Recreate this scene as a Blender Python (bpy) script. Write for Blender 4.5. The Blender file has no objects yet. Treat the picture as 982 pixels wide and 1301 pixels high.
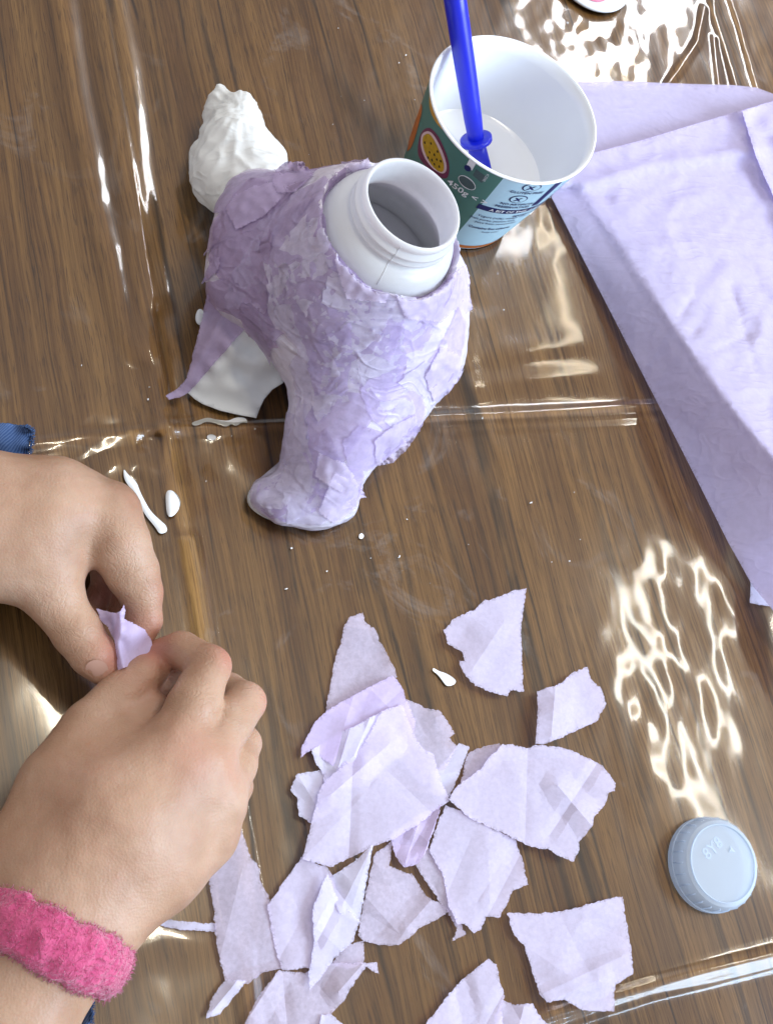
import bpy, bmesh, math, random
import numpy as np
from mathutils import Vector, Matrix, noise
from mathutils.bvhtree import BVHTree
from mathutils.geometry import delaunay_2d_cdt

random.seed(7)
sc = bpy.context.scene
COL = sc.collection
R = math.radians

# ------------------------------------------------------------------ camera
W, H = 982.0, 1301.0            # photograph size, used to turn traced outlines into places on the table
F = 1400.0                      # focal length in photograph pixels
CAMH = 0.51                     # metres above the table
TH, PH = R(29.0), R(135.0)
dn = np.array([math.cos(PH)*math.sin(TH), math.sin(PH)*math.sin(TH), math.cos(TH)])   # straight down, seen by the lens
ax = np.array([1.0, 0, 0]); ax = ax - ax.dot(dn)*dn; ax /= np.linalg.norm(ax)
az = -dn
ay = np.cross(az, ax)
RW = np.array([ax, ay, az])     # lens (x right, y down, z forward) -> world
right, down, fwd = RW[:, 0], RW[:, 1], RW[:, 2]
cd = bpy.data.cameras.new('camera'); cam = bpy.data.objects.new('camera', cd); COL.objects.link(cam)
m = Matrix.Identity(4)
for i in range(3):
    m[i][0] = right[i]; m[i][1] = -down[i]; m[i][2] = -fwd[i]
m.translation = (0, 0, CAMH)
cam.matrix_world = m
cd.sensor_fit = 'VERTICAL'; cd.sensor_height = 36.0; cd.sensor_width = 36.0
cd.lens = F/H*36.0
cd.clip_start = 0.01; cd.clip_end = 50
cd.dof.use_dof = False
sc.camera = cam
CAM = np.array([0, 0, CAMH])

def ray(x, y):
    d = RW @ np.array([(x-W/2)/F, (y-H/2)/F, 1.0])
    return d
def P(x, y, z=0.0):             # the place at height z that the photograph shows at pixel x, y
    d = ray(x, y)
    t = (z-CAMH)/d[2]
    return Vector(CAM + t*d)
def mpp(x, y, z=0.0):           # metres covered by one pixel there
    d = ray(x, y)
    return ((z-CAMH)/d[2])/F
def PX(p):
    q = RW.T @ (np.array(p)-CAM)
    return q[0]/q[2]*F+W/2, q[1]/q[2]*F+H/2

# ------------------------------------------------------------------ world, lamps, exposure
wd = bpy.data.worlds.new('World'); sc.world = wd; wd.use_nodes = True
bg = wd.node_tree.nodes['Background']
bg.inputs[0].default_value = (0.90, 0.92, 1.0, 1); bg.inputs[1].default_value = 0.56

def area(name, loc, target, sx, sy, watt, col):
    l = bpy.data.lights.new(name, 'AREA'); l.shape = 'RECTANGLE'; l.size = sx; l.size_y = sy
    l.energy = watt; l.color = col
    o = bpy.data.objects.new(name, l); COL.objects.link(o)
    o.location = loc
    o.rotation_euler = (Vector(target)-Vector(loc)).to_track_quat('-Z', 'Y').to_euler()
    return o
def mirror(x, y, hgt, dx=0, dy=0):     # where a lamp at height hgt stands so that the flat table mirrors it at pixel x, y
    d = ray(x, y); p = P(x, y, 0.0)
    k = hgt/(-d[2])
    return Vector((p.x+d[0]*k+dx, p.y+d[1]*k+dy, hgt))
TGT = P(491, 700)
area('window_light', (2.45, -0.55, 1.35), TGT, 1.6, 1.4, 118, (0.66, 0.82, 1.0))
area('window_light_far', mirror(812, 0, 1.5), TGT, 0.26, 1.7, 27, (0.96, 0.97, 1.0))
def strip(name, a, b, wid, watt, col, hgt=2.0):        # a ceiling tube, placed by the two ends of its reflection
    p, q = mirror(*a, hgt), mirror(*b, hgt)
    l = bpy.data.lights.new(name, 'AREA'); l.shape = 'RECTANGLE'; l.size = (q-p).length; l.size_y = wid
    l.energy = watt; l.color = col
    o = bpy.data.objects.new(name, l); COL.objects.link(o)
    o.location = (p+q)/2; o.rotation_euler = (0, 0, math.atan2(q.y-p.y, q.x-p.x))
    return o
strip('ceiling_tube_a', (805, -60), (690, 500), 0.05, 7, (1.0, 0.88, 0.66))
strip('ceiling_tube_b', (815, 720), (960, 1120), 0.05, 7.5, (1.0, 0.95, 0.82))
strip('ceiling_tube_c', (60, 870), (245, 1235), 0.05, 8, (1.0, 0.90, 0.70))

vs = sc.view_settings
vs.view_transform = 'Standard'; vs.look = 'None'; vs.gamma = 1.0; vs.use_curve_mapping = False
vs.exposure = 0.20
sc.render.engine = 'CYCLES'
sc.cycles.use_denoising = True
sc.cycles.use_adaptive_sampling = True; sc.cycles.adaptive_threshold = 0.025
sc.cycles.max_bounces = 5; sc.cycles.diffuse_bounces = 3; sc.cycles.glossy_bounces = 2; sc.cycles.transmission_bounces = 3; sc.cycles.transparent_max_bounces = 12
sc.cycles.caustics_reflective = False; sc.cycles.caustics_refractive = False

# ------------------------------------------------------------------ materials
class NT:
    def __init__(s, name):
        s.m = bpy.data.materials.new(name); s.m.use_nodes = True
        s.t = s.m.node_tree; s.t.nodes.clear()
        s.out = s.t.nodes.new('ShaderNodeOutputMaterial')
    def n(s, typ, **kw):
        nd = s.t.nodes.new('ShaderNode'+typ)
        for k, v in kw.items():
            if k.startswith('i_'): nd.inputs[k[2:].replace('_', ' ')].default_value = v
            else: setattr(nd, k, v)
        return nd
    def l(s, a, b): s.t.links.new(a, b)
    def surf(s, sock): s.l(sock, s.out.inputs['Surface'])
    def coord(s, kind='Object', scale=(1, 1, 1), rotz=0.0, loc=(0, 0, 0)):
        c = s.n('TexCoord'); mp = s.n('Mapping')
        mp.inputs['Scale'].default_value = scale; mp.inputs['Rotation'].default_value = (0, 0, rotz)
        mp.inputs['Location'].default_value = loc
        s.l(c.outputs[kind], mp.inputs['Vector']); return mp.outputs[0]
    def noise(s, vec, scale, detail=4, rough=0.55, dist=0.0):
        nd = s.n('TexNoise'); nd.inputs['Scale'].default_value = scale; nd.inputs['Detail'].default_value = detail
        nd.inputs['Roughness'].default_value = rough; nd.inputs['Distortion'].default_value = dist
        s.l(vec, nd.inputs['Vector']); return nd.outputs['Fac']
    def ramp(s, fac, stops):
        nd = s.n('ValToRGB'); e = nd.color_ramp.elements
        while len(e) < len(stops): e.new(0.5)
        for k, (p, c) in enumerate(stops):
            e[k].position = p; e[k].color = c if len(c) == 4 else (*c, 1)
        s.l(fac, nd.inputs[0]); return nd.outputs[0]
    def mix(s, fac, a, b, mode='MIX'):
        nd = s.n('MixRGB', blend_type=mode)
        for sock, v in ((nd.inputs[0], fac), (nd.inputs[1], a), (nd.inputs[2], b)):
            if hasattr(v, 'links') or hasattr(v, 'is_linked'): s.l(v, sock)
            elif isinstance(v, (int, float)): sock.default_value = v
            else: sock.default_value = v if len(v) == 4 else (*v, 1)
        return nd.outputs[0]
    def math(s, op, a, b=0.0, clamp=False):
        nd = s.n('Math', operation=op, use_clamp=clamp)
        for sock, v in ((nd.inputs[0], a), (nd.inputs[1], b)):
            if isinstance(v, (int, float)): sock.default_value = v
            else: s.l(v, sock)
        return nd.outputs[0]
    def bump(s, h, strength=0.3, dist=0.001, normal=None):
        nd = s.n('Bump'); nd.inputs['Strength'].default_value = strength; nd.inputs['Distance'].default_value = dist
        s.l(h, nd.inputs['Height'])
        if normal is not None: s.l(normal, nd.inputs['Normal'])
        return nd.outputs[0]
    def bsdf(s, col, rough=0.5, spec=0.5, normal=None, **kw):
        b = s.n('BsdfPrincipled')
        if isinstance(col, (tuple, list)): b.inputs['Base Color'].default_value = (*col[:3], 1)
        else: s.l(col, b.inputs['Base Color'])
        if isinstance(rough, (int, float)): b.inputs['Roughness'].default_value = rough
        else: s.l(rough, b.inputs['Roughness'])
        b.inputs['Specular IOR Level'].default_value = spec
        if normal is not None: s.l(normal, b.inputs['Normal'])
        for k, v in kw.items(): b.inputs[k.replace('_', ' ')].default_value = v
        return b

GRAIN = R(104.0)
def mat_wood():
    t = NT('wood_veneer')
    rot = -(GRAIN-R(90))          # grain runs along local y
    base = t.coord('Object', (1, 1, 1), rot)
    warp = t.noise(t.coord('Object', (10, 2.0, 1), rot), 1.0, 3)
    wv = t.n('VectorMath', operation='MULTIPLY_ADD')
    comb = t.n('CombineXYZ'); t.l(t.math('SUBTRACT', warp, 0.5), comb.inputs[0])
    t.l(comb.outputs[0], wv.inputs[0]); wv.inputs[1].default_value = (0.018, 0, 0); t.l(base, wv.inputs[2])
    def st(sx, sy, loc=(0, 0, 0)):
        mp = t.n('Mapping'); mp.inputs['Scale'].default_value = (sx, sy, 1); mp.inputs['Location'].default_value = loc
        t.l(wv.outputs[0], mp.inputs['Vector']); return mp.outputs[0]
    bands = t.noise(st(38, 0.8), 1.0, 3, 0.55)
    fib = t.noise(st(520, 9), 1.0, 4, 0.75)
    pore = t.noise(st(1300, 60, (3, 1, 0)), 1.0, 2, 0.6)
    blotch = t.noise(st(11, 3.0, (7, 2, 0)), 1.0, 3, 0.6)
    c = t.ramp(bands, [(0.30, (0.235, 0.106, 0.028)), (0.44, (0.360, 0.184, 0.056)), (0.56, (0.480, 0.265, 0.088)), (0.72, (0.315, 0.155, 0.045))])
    c = t.mix(t.ramp(fib, [(0.40, (0, 0, 0)), (0.60, (1, 1, 1))]), t.mix(1.0, c, (0.62, 0.57, 0.50), 'MULTIPLY'), t.mix(1.0, c, (1.12, 1.12, 1.10), 'MULTIPLY'))
    c = t.mix(t.math('MULTIPLY', t.ramp(pore, [(0.58, (0, 0, 0)), (0.64, (1, 1, 1))]), 0.62), c, (0.105, 0.052, 0.020))
    c = t.mix(t.math('MULTIPLY', t.ramp(blotch, [(0.50, (0, 0, 0)), (0.75, (1, 1, 1))]), 0.30), c, (0.160, 0.086, 0.034))
    # long thin dark streaks
    for sx, off, wdt, amt in ((21, 1.3, 0.010, 0.85), (47, 6.1, 0.013, 0.55)):
        ln = t.noise(st(sx, 0.5, (off, 4, 0)), 1.0, 2, 0.5)
        ln = t.math('ABSOLUTE', t.math('SUBTRACT', ln, 0.5))
        ln = t.ramp(ln, [(0.0, (1, 1, 1)), (wdt, (0, 0, 0))])
        br = t.ramp(t.noise(st(14, 7, (off, 9, 0)), 1.0, 3, 0.65), [(0.42, (0, 0, 0)), (0.52, (1, 1, 1))])
        c = t.mix(t.math('MULTIPLY', t.math('MULTIPLY', ln, br), amt), c, (0.030, 0.015, 0.008))
    nrm = t.bump(fib, 0.15, 0.0004)
    b = t.bsdf(c, 0.38, 0.4, nrm)
    t.surf(b.outputs[0]); return t.m

def mat_clear_sheet():
    t = NT('clear_vinyl')
    co = t.coord('Object')
    fr = t.n('Fresnel'); fr.inputs['IOR'].default_value = 1.5
    gl = t.n('BsdfGlossy'); gl.inputs['Roughness'].default_value = 0.085
    gl.inputs['Color'].default_value = (1, 1, 1, 1)
    tr = t.n('BsdfTransparent'); tr.inputs['Color'].default_value = (0.975, 0.97, 0.95, 1)
    # faint smears of dried glue and scratches
    sm = t.ramp(t.noise(t.coord('Object', (1, 1, 1), 0, (3, 1, 0)), 14, 5, 0.74, 1.2), [(0.58, (0, 0, 0)), (0.80, (1, 1, 1))])
    film = t.math('MULTIPLY', sm, 0.13)
    df = t.n('BsdfDiffuse'); df.inputs['Color'].default_value = (0.75, 0.74, 0.73, 1)
    m1 = t.n('MixShader'); t.l(film, m1.inputs[0]); t.l(tr.outputs[0], m1.inputs[1]); t.l(df.outputs[0], m1.inputs[2])
    g2 = t.n('BsdfGlossy'); g2.inputs['Roughness'].default_value = 0.26
    gm = t.n('MixShader'); gm.inputs[0].default_value = 0.40; t.l(gl.outputs[0], gm.inputs[1]); t.l(g2.outputs[0], gm.inputs[2]); gl = gm
    m2 = t.n('MixShader'); t.l(t.math('MULTIPLY', fr.outputs[0], 1.35, True), m2.inputs[0]); t.l(m1.outputs[0], m2.inputs[1]); t.l(gl.outputs[0], m2.inputs[2])
    t.surf(m2.outputs[0]); return t.m

def mat_tissue(name, col, thin=0.16, bumps=1.0, rough=0.75, mott=0.12, gloss=0.15, crease=0.0, lines=0, grain=190):
    t = NT(name)
    co = t.coord('Object')
    a = t.noise(co, 1100, 1, 0.6); b_ = t.noise(co, grain, 3, 0.65, 0.3)
    c = t.mix(t.ramp(b_, [(0.35, (0, 0, 0)), (0.7, (1, 1, 1))]), col, tuple(v*(1-mott) for v in col))
    wn = t.n('TexNoise'); wn.inputs['Scale'].default_value = 34; wn.inputs['Detail'].default_value = 1; t.l(co, wn.inputs['Vector'])
    wp = t.n('VectorMath', operation='MULTIPLY_ADD')
    t.l(wn.outputs['Color'], wp.inputs[0]); wp.inputs[1].default_value = (0.02, 0.02, 0.02); t.l(co, wp.inputs[2])
    vo = t.n('TexVoronoi'); vo.inputs['Scale'].default_value = 95; t.l(wp.outputs[0], vo.inputs['Vector'])
    nrm = t.bump(vo.outputs['Distance'], 0.16*bumps, 0.0016)
    nrm = t.bump(b_, 0.26*bumps, 0.0006, nrm)
    nrm = t.bump(a, 0.10, 0.0002, nrm)
    for k in range(lines):          # long sharp creases of glued paper
        mp = t.n('Mapping'); mp.inputs['Rotation'].default_value = ((0.4, 0.2, 0.5), (1.3, 0.9, 2.1), (0.2, 1.9, 1.2))[k]
        mp.inputs['Scale'].default_value = (16, 95, 60); t.l(wp.outputs[0], mp.inputs['Vector'])
        ln = t.math('ABSOLUTE', t.math('SUBTRACT', t.noise(mp.outputs[0], 1.0, 1, 0.5), 0.5))
        ln = t.ramp(ln, [(0.0, (1, 1, 1)), (0.07, (0, 0, 0))])
        nrm = t.bump(ln, crease, 0.0012, nrm)
    p = t.bsdf(c, rough, gloss, nrm)
    tl = t.n('BsdfTranslucent'); t.l(c, tl.inputs['Color'])
    m1 = t.n('MixShader'); m1.inputs[0].default_value = 0.28; t.l(p.outputs[0], m1.inputs[1]); t.l(tl.outputs[0], m1.inputs[2])
    if thin > 0:
        tr = t.n('BsdfTransparent'); tr.inputs['Color'].default_value = (0.90, 0.86, 0.97, 1)
        m2 = t.n('MixShader')
        f = t.math('MULTIPLY', t.ramp(b_, [(0.3, (0.7, 0.7, 0.7)), (0.7, (1.0, 1.0, 1.0))]), thin*1.2)
        ed = t.n('Attribute', attribute_name='torn')
        f = t.math('ADD', f, t.math('MULTIPLY', ed.outputs['Fac'], t.math('MULTIPLY', t.ramp(a, [(0.40, (0, 0, 0)), (0.6, (1, 1, 1))]), 0.35)))
        t.l(f, m2.inputs[0]); t.l(m1.outputs[0], m2.inputs[1]); t.l(tr.outputs[0], m2.inputs[2])
        t.surf(m2.outputs[0])
    else: t.surf(m1.outputs[0])
    return t.m

def mat_plain(name, col, rough=0.5, spec=0.5, var=0.06, bump=0.0, scale=60, **kw):
    t = NT(name); co = t.coord('Object')
    nz = t.noise(co, scale, 4, 0.6)
    c = t.mix(nz, tuple(v*(1-var) for v in col), tuple(min(1, v*(1+var)) for v in col))
    nrm = t.bump(t.noise(co, scale*4, 3), bump, 0.0005) if bump else None
    b = t.bsdf(c, rough, spec, nrm, **kw)
    t.surf(b.outputs[0]); return t.m

def mat_skin():
    t = NT('skin'); co = t.coord('Object')
    big = t.noise(co, 34, 3, 0.55); mid = t.noise(co, 140, 3, 0.6); fine = t.noise(co, 900, 2, 0.6)
    vor = t.n('TexVoronoi'); vor.inputs['Scale'].default_value = 950; t.l(co, vor.inputs['Vector'])
    at = t.n('Attribute', attribute_name='flush')
    c = t.ramp(big, [(0.32, (0.315, 0.180, 0.112)), (0.52, (0.390, 0.238, 0.156)), (0.72, (0.440, 0.285, 0.200))])
    c = t.mix(t.math('MULTIPLY', t.ramp(mid, [(0.45, (0, 0, 0)), (0.75, (1, 1, 1))]), 0.25), c, (0.35, 0.165, 0.110))
    c = t.mix(t.math('MULTIPLY', at.outputs['Fac'], 0.75), c, (0.42, 0.140, 0.100))
    nrm = t.bump(vor.outputs['Distance'], 0.22, 0.0004)
    nrm = t.bump(fine, 0.16, 0.0003, nrm)
    nrm = t.bump(mid, 0.20, 0.0010, nrm)
    wr = t.n('Attribute', attribute_name='crinkle')
    rg = t.math('ABSOLUTE', t.math('SUBTRACT', t.noise(co, 170, 2, 0.55, 1.5), 0.5))
    nrm = t.bump(t.math('MULTIPLY', t.ramp(rg, [(0.0, (0, 0, 0)), (0.09, (1, 1, 1))]), wr.outputs['Fac']), 0.30, 0.0008, nrm)
    b = t.bsdf(c, 0.50, 0.40, nrm)
    b.inputs['Subsurface Weight'].default_value = 0.22
    b.inputs['Subsurface Radius'].default_value = (1.0, 0.35, 0.18)
    b.inputs['Subsurface Scale'].default_value = 0.004
    t.surf(b.outputs[0]); return t.m

def mat_denim():
    t = NT('denim'); co = t.coord('Object', (1, 1, 1), R(35))
    wv = t.n('TexWave'); wv.inputs['Scale'].default_value = 420; wv.inputs['Distortion'].default_value = 1.5; t.l(co, wv.inputs['Vector'])
    nz = t.noise(co, 70, 4, 0.65)
    c = t.mix(nz, (0.012, 0.028, 0.085), (0.06, 0.11, 0.24))
    c = t.mix(t.math('MULTIPLY', wv.outputs['Fac'], 0.35), c, (0.16, 0.22, 0.36))
    b = t.bsdf(c, 0.9, 0.1, t.bump(wv.outputs['Fac'], 0.4, 0.0004)); t.surf(b.outputs[0]); return t.m

def mat_fuzz():
    t = NT('pink_terry'); co = t.coord('Object')
    nz = t.noise(co, 330, 4, 0.6, 0.5); n2 = t.noise(co, 90, 3)
    c = t.mix(t.ramp(nz, [(0.35, (0, 0, 0)), (0.65, (1, 1, 1))]), (0.46, 0.05, 0.15), (0.56, 0.09, 0.20))
    c = t.mix(t.math('MULTIPLY', n2, 0.3), c, (0.56, 0.13, 0.26))
    b = t.bsdf(c, 0.95, 0.05, t.bump(nz, 0.9, 0.002)); b.inputs['Sheen Weight'].default_value = 0.5
    t.surf(b.outputs[0]); return t.m

M = dict(
    wood=mat_wood(), sheet=mat_clear_sheet(),
    t_pale=mat_tissue('tissue_pale', (0.80, 0.73, 0.94), 0.22, 0.12, 0.75, 0.04, 0.15, 0.08, 1, 480),
    t_blue=mat_tissue('tissue_cool', (0.80, 0.77, 0.97), 0.16, 0.12, 0.75, 0.04, 0.15, 0.08, 1, 480),
    t_grey=mat_tissue('tissue_thin', (0.80, 0.72, 0.90), 0.33, 0.12, 0.75, 0.05, 0.15, 0.08, 1, 480),
    t_lilac=mat_tissue('tissue_lilac', (0.74, 0.63, 0.92), 0.16, 0.12, 0.75, 0.04, 0.15, 0.08, 1, 480),
    t_big=mat_tissue('tissue_sheet', (0.64, 0.58, 0.83), 0.06, 0.4, 0.7, 0.06, 0.2, 0.16, 2),
    skin_base=mat_tissue('glued_tissue_base', (0.82, 0.77, 0.89), 0.0, 0.6, 0.34, 0.08, 0.5, 0.30, 3),
    skin_a=mat_tissue('glued_tissue_mauve', (0.54, 0.43, 0.63), 0.32, 0.6, 0.30, 0.10, 0.5, 0.30, 2),
    skin_b=mat_tissue('glued_tissue_pale', (0.81, 0.77, 0.90), 0.40, 0.6, 0.30, 0.08, 0.5, 0.30, 2),
    skin_c=mat_tissue('glued_tissue_lilac', (0.70, 0.61, 0.86), 0.46, 0.6, 0.30, 0.10, 0.5, 0.30, 2),
    skin_d=mat_tissue('glued_tissue_grey', (0.62, 0.53, 0.73), 0.42, 0.6, 0.30, 0.10, 0.5, 0.30, 2),
    flap=mat_tissue('glued_tissue_flap', (0.76, 0.68, 0.86), 0.28, 0.8, 0.45, 0.10, 0.35, 0.24, 1),
    wrap=mat_tissue('glued_tissue_loose', (0.58, 0.47, 0.70), 0.14, 0.8, 0.45, 0.10, 0.35, 0.24, 1),
    napkin=mat_tissue('white_napkin', (0.86, 0.86, 0.84), 0.0, 0.5, 0.85, 0.02, 0.1, 0.3, 2),
    card=mat_plain('white_card', (0.74, 0.77, 0.78), 0.6, 0.3, 0.03),
    hdpe=mat_plain('white_bottle_plastic', (0.80, 0.82, 0.82), 0.28, 0.5, 0.02, Subsurface_Weight=0.0),
    pot=mat_plain('white_pot_plastic', (0.82, 0.84, 0.86), 0.25, 0.5, 0.02),
    teal=mat_plain('teal_print', (0.075, 0.205, 0.180), 0.35, 0.5, 0.06),
    sky=mat_plain('pale_blue_print', (0.46, 0.68, 0.80), 0.35, 0.5, 0.03),
    white=mat_plain('white_print', (0.80, 0.82, 0.84), 0.4, 0.4, 0.02),
    navy=mat_plain('navy_print', (0.010, 0.018, 0.11), 0.4, 0.4, 0.05),
    greyt=mat_plain('grey_print', (0.07, 0.11, 0.12), 0.4, 0.4, 0.3, 0, 900),
    orange=mat_plain('orange_print', (0.50, 0.14, 0.03), 0.4, 0.4, 0.4, 0, 130),
    mango=mat_plain('mango_print', (0.55, 0.27, 0.04), 0.4, 0.4, 0.45, 0, 90),
    purple=mat_plain('passion_fruit_skin_print', (0.17, 0.035, 0.085), 0.4, 0.4, 0.3, 0, 200),
    pith=mat_plain('passion_fruit_pith_print', (0.70, 0.52, 0.55), 0.4, 0.4, 0.1, 0, 300),
    pulp=mat_plain('passion_fruit_pulp_print', (0.50, 0.30, 0.02), 0.4, 0.4, 0.4, 0, 350),
    seed=mat_plain('seed_print', (0.035, 0.022, 0.01), 0.4, 0.4, 0.2),
    green=mat_plain('green_print', (0.20, 0.34, 0.05), 0.4, 0.4, 0.2),
    glue=mat_plain('white_glue', (0.86, 0.87, 0.88), 0.12, 0.5, 0.01),
    blue=mat_plain('blue_plastic', (0.004, 0.012, 0.50), 0.32, 0.5, 0.05),
    skin=mat_skin(), denim=mat_denim(), fuzz=mat_fuzz(),
    nail=mat_plain('nail', (0.44, 0.26, 0.20), 0.25, 0.5, 0.03),
    pink=mat_plain('pink_print', (0.72, 0.10, 0.25), 0.4, 0.4, 0.15, 0, 300),
)
def mat_lid():
    t = NT('frosted_lid')
    b = t.bsdf((0.80, 0.85, 0.93), 0.38, 0.5)
    tl = t.n('BsdfTranslucent'); tl.inputs['Color'].default_value = (0.72, 0.80, 0.90, 1)
    tr = t.n('BsdfTransparent'); tr.inputs['Color'].default_value = (0.9, 0.95, 1, 1)
    m1 = t.n('MixShader'); m1.inputs[0].default_value = 0.45; t.l(b.outputs[0], m1.inputs[1]); t.l(tl.outputs[0], m1.inputs[2])
    m2 = t.n('MixShader'); m2.inputs[0].default_value = 0.46; t.l(m1.outputs[0], m2.inputs[1]); t.l(tr.outputs[0], m2.inputs[2])
    t.surf(m2.outputs[0]); return t.m
M['lid'] = mat_lid()
def mat_hdpe():
    t = NT('white_bottle_plastic_milky')
    b = t.bsdf((0.84, 0.86, 0.86), 0.28, 0.5); tl = t.n('BsdfTranslucent'); tl.inputs['Color'].default_value = (0.80, 0.76, 0.80, 1)
    m1 = t.n('MixShader'); m1.inputs[0].default_value = 0.5; t.l(b.outputs[0], m1.inputs[1]); t.l(tl.outputs[0], m1.inputs[2])
    t.surf(m1.outputs[0]); return t.m
M['hdpe'] = mat_hdpe()

# ------------------------------------------------------------------ object helpers
def link(name, verts, faces, mat, parent=None, smooth=True):
    me = bpy.data.meshes.new(name)
    me.from_pydata([tuple(v) for v in verts], [], [tuple(f) for f in faces]); me.update()
    o = bpy.data.objects.new(name, me); COL.objects.link(o)
    if mat: me.materials.append(M[mat] if isinstance(mat, str) else mat)
    if smooth: me.polygons.foreach_set('use_smooth', [True]*len(me.polygons))
    if parent is not None:
        o.parent = parent
        o.matrix_parent_inverse = parent.matrix_world.inverted()
    return o
def empty(name, loc):
    o = bpy.data.objects.new(name, None); COL.objects.link(o); o.location = loc; o.empty_display_size = 0.02
    o.matrix_world = Matrix.Translation(loc)
    return o
def tag(o, label, cat, group=None, kind=None):
    if label: o['label'] = label
    if cat: o['category'] = cat
    if group: o['group'] = group
    if kind: o['kind'] = kind
    return o

def lathe(prof, seg=64, axis=Matrix.Identity(4), closed=False):
    vs_, fs = [], []
    n = len(prof)
    for k in range(seg):
        a = 2*math.pi*k/seg
        for r, z in prof: vs_.append(axis @ Vector((r*math.cos(a), r*math.sin(a), z)))
    for k in range(seg):
        k2 = (k+1) % seg
        for i in range(n-1 if not closed else n):
            i2 = (i+1) % n
            fs.append((k*n+i, k2*n+i, k2*n+i2, k*n+i2))
    return vs_, fs

def tube(pts, rad, seg=12, caps=True):
    pts = [Vector(p) for p in pts]
    vs_, fs = [], []
    up = None
    for i, p in enumerate(pts):
        t = (pts[min(i+1, len(pts)-1)]-pts[max(i-1, 0)]).normalized()
        if up is None: up = t.orthogonal().normalized()
        up = (up-t*up.dot(t)).normalized(); sd = t.cross(up)
        r = rad[i] if isinstance(rad, (list, tuple)) else rad
        ru, rs = r if isinstance(r, tuple) else (r, r)
        for k in range(seg):
            a = 2*math.pi*k/seg
            vs_.append(p+up*math.cos(a)*ru+sd*math.sin(a)*rs)
    for i in range(len(pts)-1):
        for k in range(seg):
            k2 = (k+1) % seg
            fs.append((i*seg+k, i*seg+k2, (i+1)*seg+k2, (i+1)*seg+k))
    if caps:
        fs.append(tuple(range(seg-1, -1, -1))); b = (len(pts)-1)*seg; fs.append(tuple(b+k for k in range(seg)))
    return vs_, fs

def nz(x, y, z=0.0, s=1.0):
    return noise.noise(Vector((x*s, y*s, z)))
def inside(poly, x, y):
    c = False; j = len(poly)-1
    for i in range(len(poly)):
        xi, yi = poly[i]; xj, yj = poly[j]
        if (yi > y) != (yj > y) and x < (xj-xi)*(y-yi)/(yj-yi)+xi: c = not c
        j = i
    return c
def ragged(poly, step=3.0, amp=1.0, seed=0.0, straight=()):
    out = []
    n = len(poly)
    for i in range(n):
        a, b = poly[i], poly[(i+1) % n]
        L = math.hypot(b[0]-a[0], b[1]-a[1]); k = max(1, int(L/step))
        nx, ny = -(b[1]-a[1])/max(L, 1e-6), (b[0]-a[0])/max(L, 1e-6)
        A = 0.15*amp if i in straight else amp
        for j in range(k):
            t = j/k
            x, y = a[0]+(b[0]-a[0])*t, a[1]+(b[1]-a[1])*t
            w = A*(1.5*nz(x, y, seed, 0.11)+1.5*nz(x, y, seed+9, 0.33)*(0.4+abs(nz(x, y, seed+2, .05))*2)+1.1*nz(x, y, seed+5, 1.1)) if j else A*0.4*nz(x, y, seed, .3)
            out.append((x+nx*w, y+ny*w))
    return out
def triangulate(poly, step, seed=0, extra=()):
    rnd = random.Random(seed)
    xs = [p[0] for p in poly]; ys = [p[1] for p in poly]
    pts = [Vector(p) for p in poly]; n = len(pts)
    pts += [Vector(p) for p in extra if inside(poly, *p)]
    y = min(ys); row = 0
    while y < max(ys):
        x = min(xs)+(row % 2)*step*0.5
        while x < max(xs):
            jx, jy = x+rnd.uniform(-.22, .22)*step, y+rnd.uniform(-.22, .22)*step
            if inside(poly, jx, jy): pts.append(Vector((jx, jy)))
            x += step
        y += step*0.866; row += 1
    edges = [(i, (i+1) % n) for i in range(n)]
    v, e, f, *_ = delaunay_2d_cdt(pts, edges, [tuple(range(n))], 1, 1e-5)
    return [(p.x, p.y) for p in v], [tuple(q) for q in f]

def seg_d(pl, x, y):
    b = 1e9; sgn = 1
    for (x0, y0), (x1, y1) in zip(pl[:-1], pl[1:]):
        L2 = (x1-x0)**2+(y1-y0)**2; t = max(0, min(1, ((x-x0)*(x1-x0)+(y-y0)*(y1-y0))/L2))
        d_ = math.hypot(x-x0-t*(x1-x0), y-y0-t*(y1-y0))
        if d_ < b: b = d_; sgn = 1 if (x1-x0)*(y-y0)-(y1-y0)*(x-x0) > 0 else -1
    return b, sgn
TAB = 0.0032        # the height of things that lie on the clear sheet
def paper(name, outline, zfun, mat, parent=None, step=5.0, rag=1.0, seed=0, straight=(), edge_step=1.9, lines=()):
    poly = ragged(outline, edge_step, rag, seed, straight)
    ex = []
    for a, b in lines:
        k = max(2, int(math.hypot(b[0]-a[0], b[1]-a[1])/(step*.6)))
        ex += [(a[0]+(b[0]-a[0])*i/k+1e-3*i, a[1]+(b[1]-a[1])*i/k) for i in range(k+1)]
    pts, tris = triangulate(poly, step, seed, ex)
    vs_ = [P(x, y, zfun(x, y)) for x, y in pts]
    # keep faces turned up
    fs = []
    for a, b, c in tris:
        nn = (vs_[b]-vs_[a]).cross(vs_[c]-vs_[a])
        fs.append((a, b, c) if nn.dot(Vector(CAM)-vs_[a]) >= 0 else (a, c, b))
    o = link(name, vs_, fs, mat, parent)
    at = o.data.attributes.new('torn', 'FLOAT', 'POINT')
    at.data.foreach_set('value', [1.0 if i < len(poly) else 0.0 for i in range(len(o.data.vertices))])
    return o

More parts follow.
